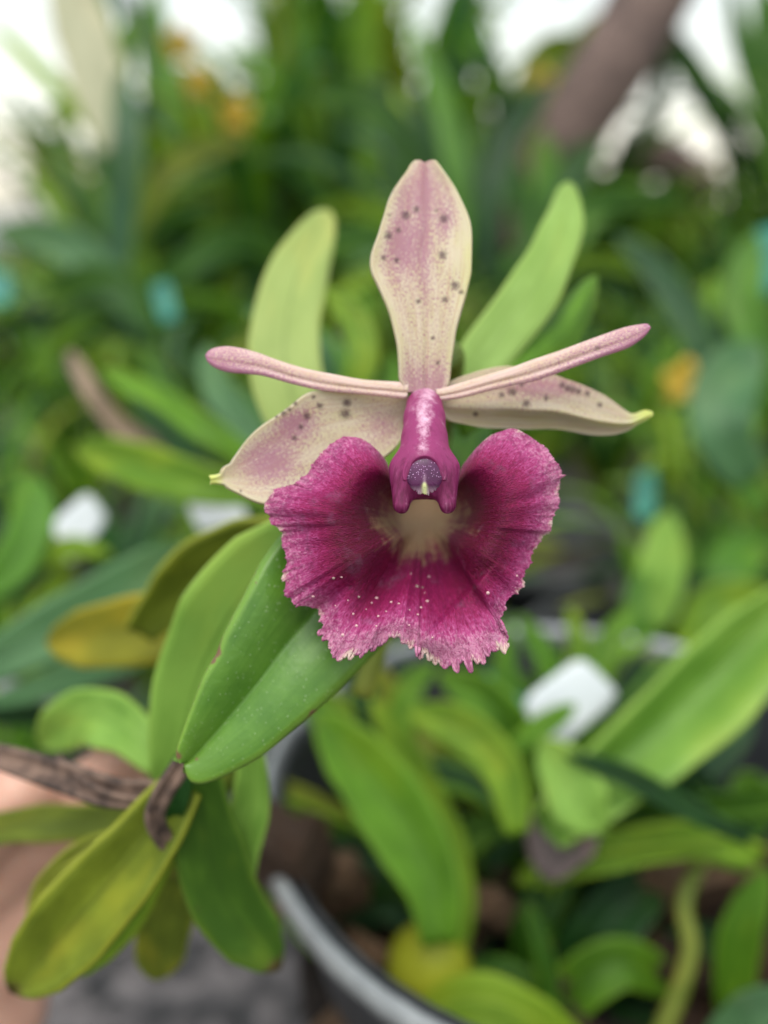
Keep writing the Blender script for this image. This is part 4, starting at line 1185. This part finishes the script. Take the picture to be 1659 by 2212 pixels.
plant('leafy_branch', (320, 380, 1.25), 'thin dark leaves crossing the white sky at upper left', [
    ([(300, 420, 1.25), (330, 250, 1.25), (320, 100, 1.25), (240, -50, 1.25)], 60, 'dark', dict(fold=.2)),
    ([(420, 420, 1.25), (380, 240, 1.25), (340, 100, 1.25), (330, -60, 1.25)], 60, 'green', dict(fold=.2)),
    ([(560, 420, 1.25), (580, 240, 1.25), (640, 120, 1.25), (640, -60, 1.25)], 90, 'green', dict(fold=.2)),
])

# ------------------------------------------------------------------ filler plants: prototypes of strap-leaved orchids, copied
def proto(n, H, Wd, mats, seed, spread=.6):
    r_ = random.Random(seed)
    lv = []
    for i in range(n):
        a_ = i * 2.4 + r_.uniform(-.4, .4)
        h_ = H * r_.uniform(.55, 1.0); sp_ = H * spread * r_.uniform(.35, 1.0)
        dx_, dy_ = math.cos(a_), math.sin(a_)
        pts = np.array([(0.02 * H * dx_, .02 * H * dy_, 0.0), (sp_ * .25 * dx_, sp_ * .25 * dy_, h_ * .45), (sp_ * .65 * dx_, sp_ * .65 * dy_, h_ * .85), (sp_ * 1.15 * dx_, sp_ * 1.15 * dy_, h_ * r_.uniform(.75, 1.05))])
        v, q_, uv = leaf_geo(pts, Wd * r_.uniform(.75, 1.2), r_.uniform(.15, .4), r_.uniform(-25, 25), nv=16, nu=5, nhint=(-dx_ * .6, -dy_ * .6, .8), seed=i)
        me_ = make_mesh('leaf', v, q_, uv)
        me_.materials.append(M[r_.choice(mats)])
        lv.append(me_)
    return lv


MX = ['green', 'green', 'dark', 'dark', 'dark', 'mid', 'blue', 'mid', 'dark', 'light', 'lime', 'olive']
protos = [proto(20, 1.0, .085, MX, s_, spread=.75) for s_ in range(5)] + [proto(26, 1.0, .055, MX, 10 + s_, spread=.65) for s_ in range(4)]


def place(x, y, H, label, group, k=None, z0=0.0, wide=1.0):
    lv = protos[random.randrange(len(protos)) if k is None else k]
    r_ = empty('orchid_plant', (x, y, z0)); tag(r_, label, 'plant', group)
    r_.scale = (H * wide, H * wide, H); r_.rotation_euler = (0, 0, random.uniform(0, 6.3))
    for me_ in lv:
        o = bpy.data.objects.new('leaf', me_); COL.objects.link(o); o.parent = r_
    return r_


def world_at(px, d):           # ground point under a picture column at distance d
    return (px - 829.5) / 1106 * TANV * d, d * math.cos(PITCH)


GM = 'blurred orchid plants in the middle distance'
for row, (yy, n_, H0) in enumerate([(.36, 9, .075), (.40, 7, .10), (.50, 8, .12), (.62, 9, .16), (.76, 10, .19), (.93, 11, .21), (1.12, 11, .23)]):
    for i in range(n_):
        half = yy * .56
        x = -half + 2 * half * (i + .5) / n_ + random.uniform(-.25, .25) * half / n_
        y = yy + random.uniform(-.04, .04)
        if (x - PC[0]) ** 2 + (y - PC[1]) ** 2 < (PR + .02) ** 2: continue
        if (x - .094) ** 2 + (y - .563) ** 2 < .1 ** 2: continue
        if (x - .135) ** 2 + (y - .425) ** 2 < .07 ** 2: continue
        if .05 < x < .16 and .44 < y < .52: continue
        place(x, y, H0 * random.uniform(.85, 1.15), 'blurred green strap-leaved orchid plant in the middle distance', GM)
GF = 'tall blurred plants in the far background'
prof = [(-150, 520), (0, 500), (150, 500), (240, 470), (275, 120), (330, 80), (420, 110), (600, 90), (650, -60), (930, -80), (960, 210), (1010, 200), (1040, 60), (1100, 170), (1300, 180), (1360, 300), (1420, 330), (1560, 320), (1640, 60), (1800, 0)]
for i in range(64):
    px = -120 + 1900 * (i % 32 + random.uniform(.1, .9)) / 32
    d = random.uniform(1.35, 1.7) if i < 32 else random.uniform(1.8, 2.5)
    ty = np.interp(px, [a for a, b in prof], [b for a, b in prof]) + random.choice([0, 30, 60, 110, 170, -40])
    x, y = world_at(px, d)
    top_ = P(np.float64(px), np.float64(ty), np.float64(d))[2]
    place(x, y, max(.2, top_), 'tall blurred green plant in the far background', GF, wide=random.uniform(.55, .8) * min(1, .55 / max(.2, top_)) ** .5)
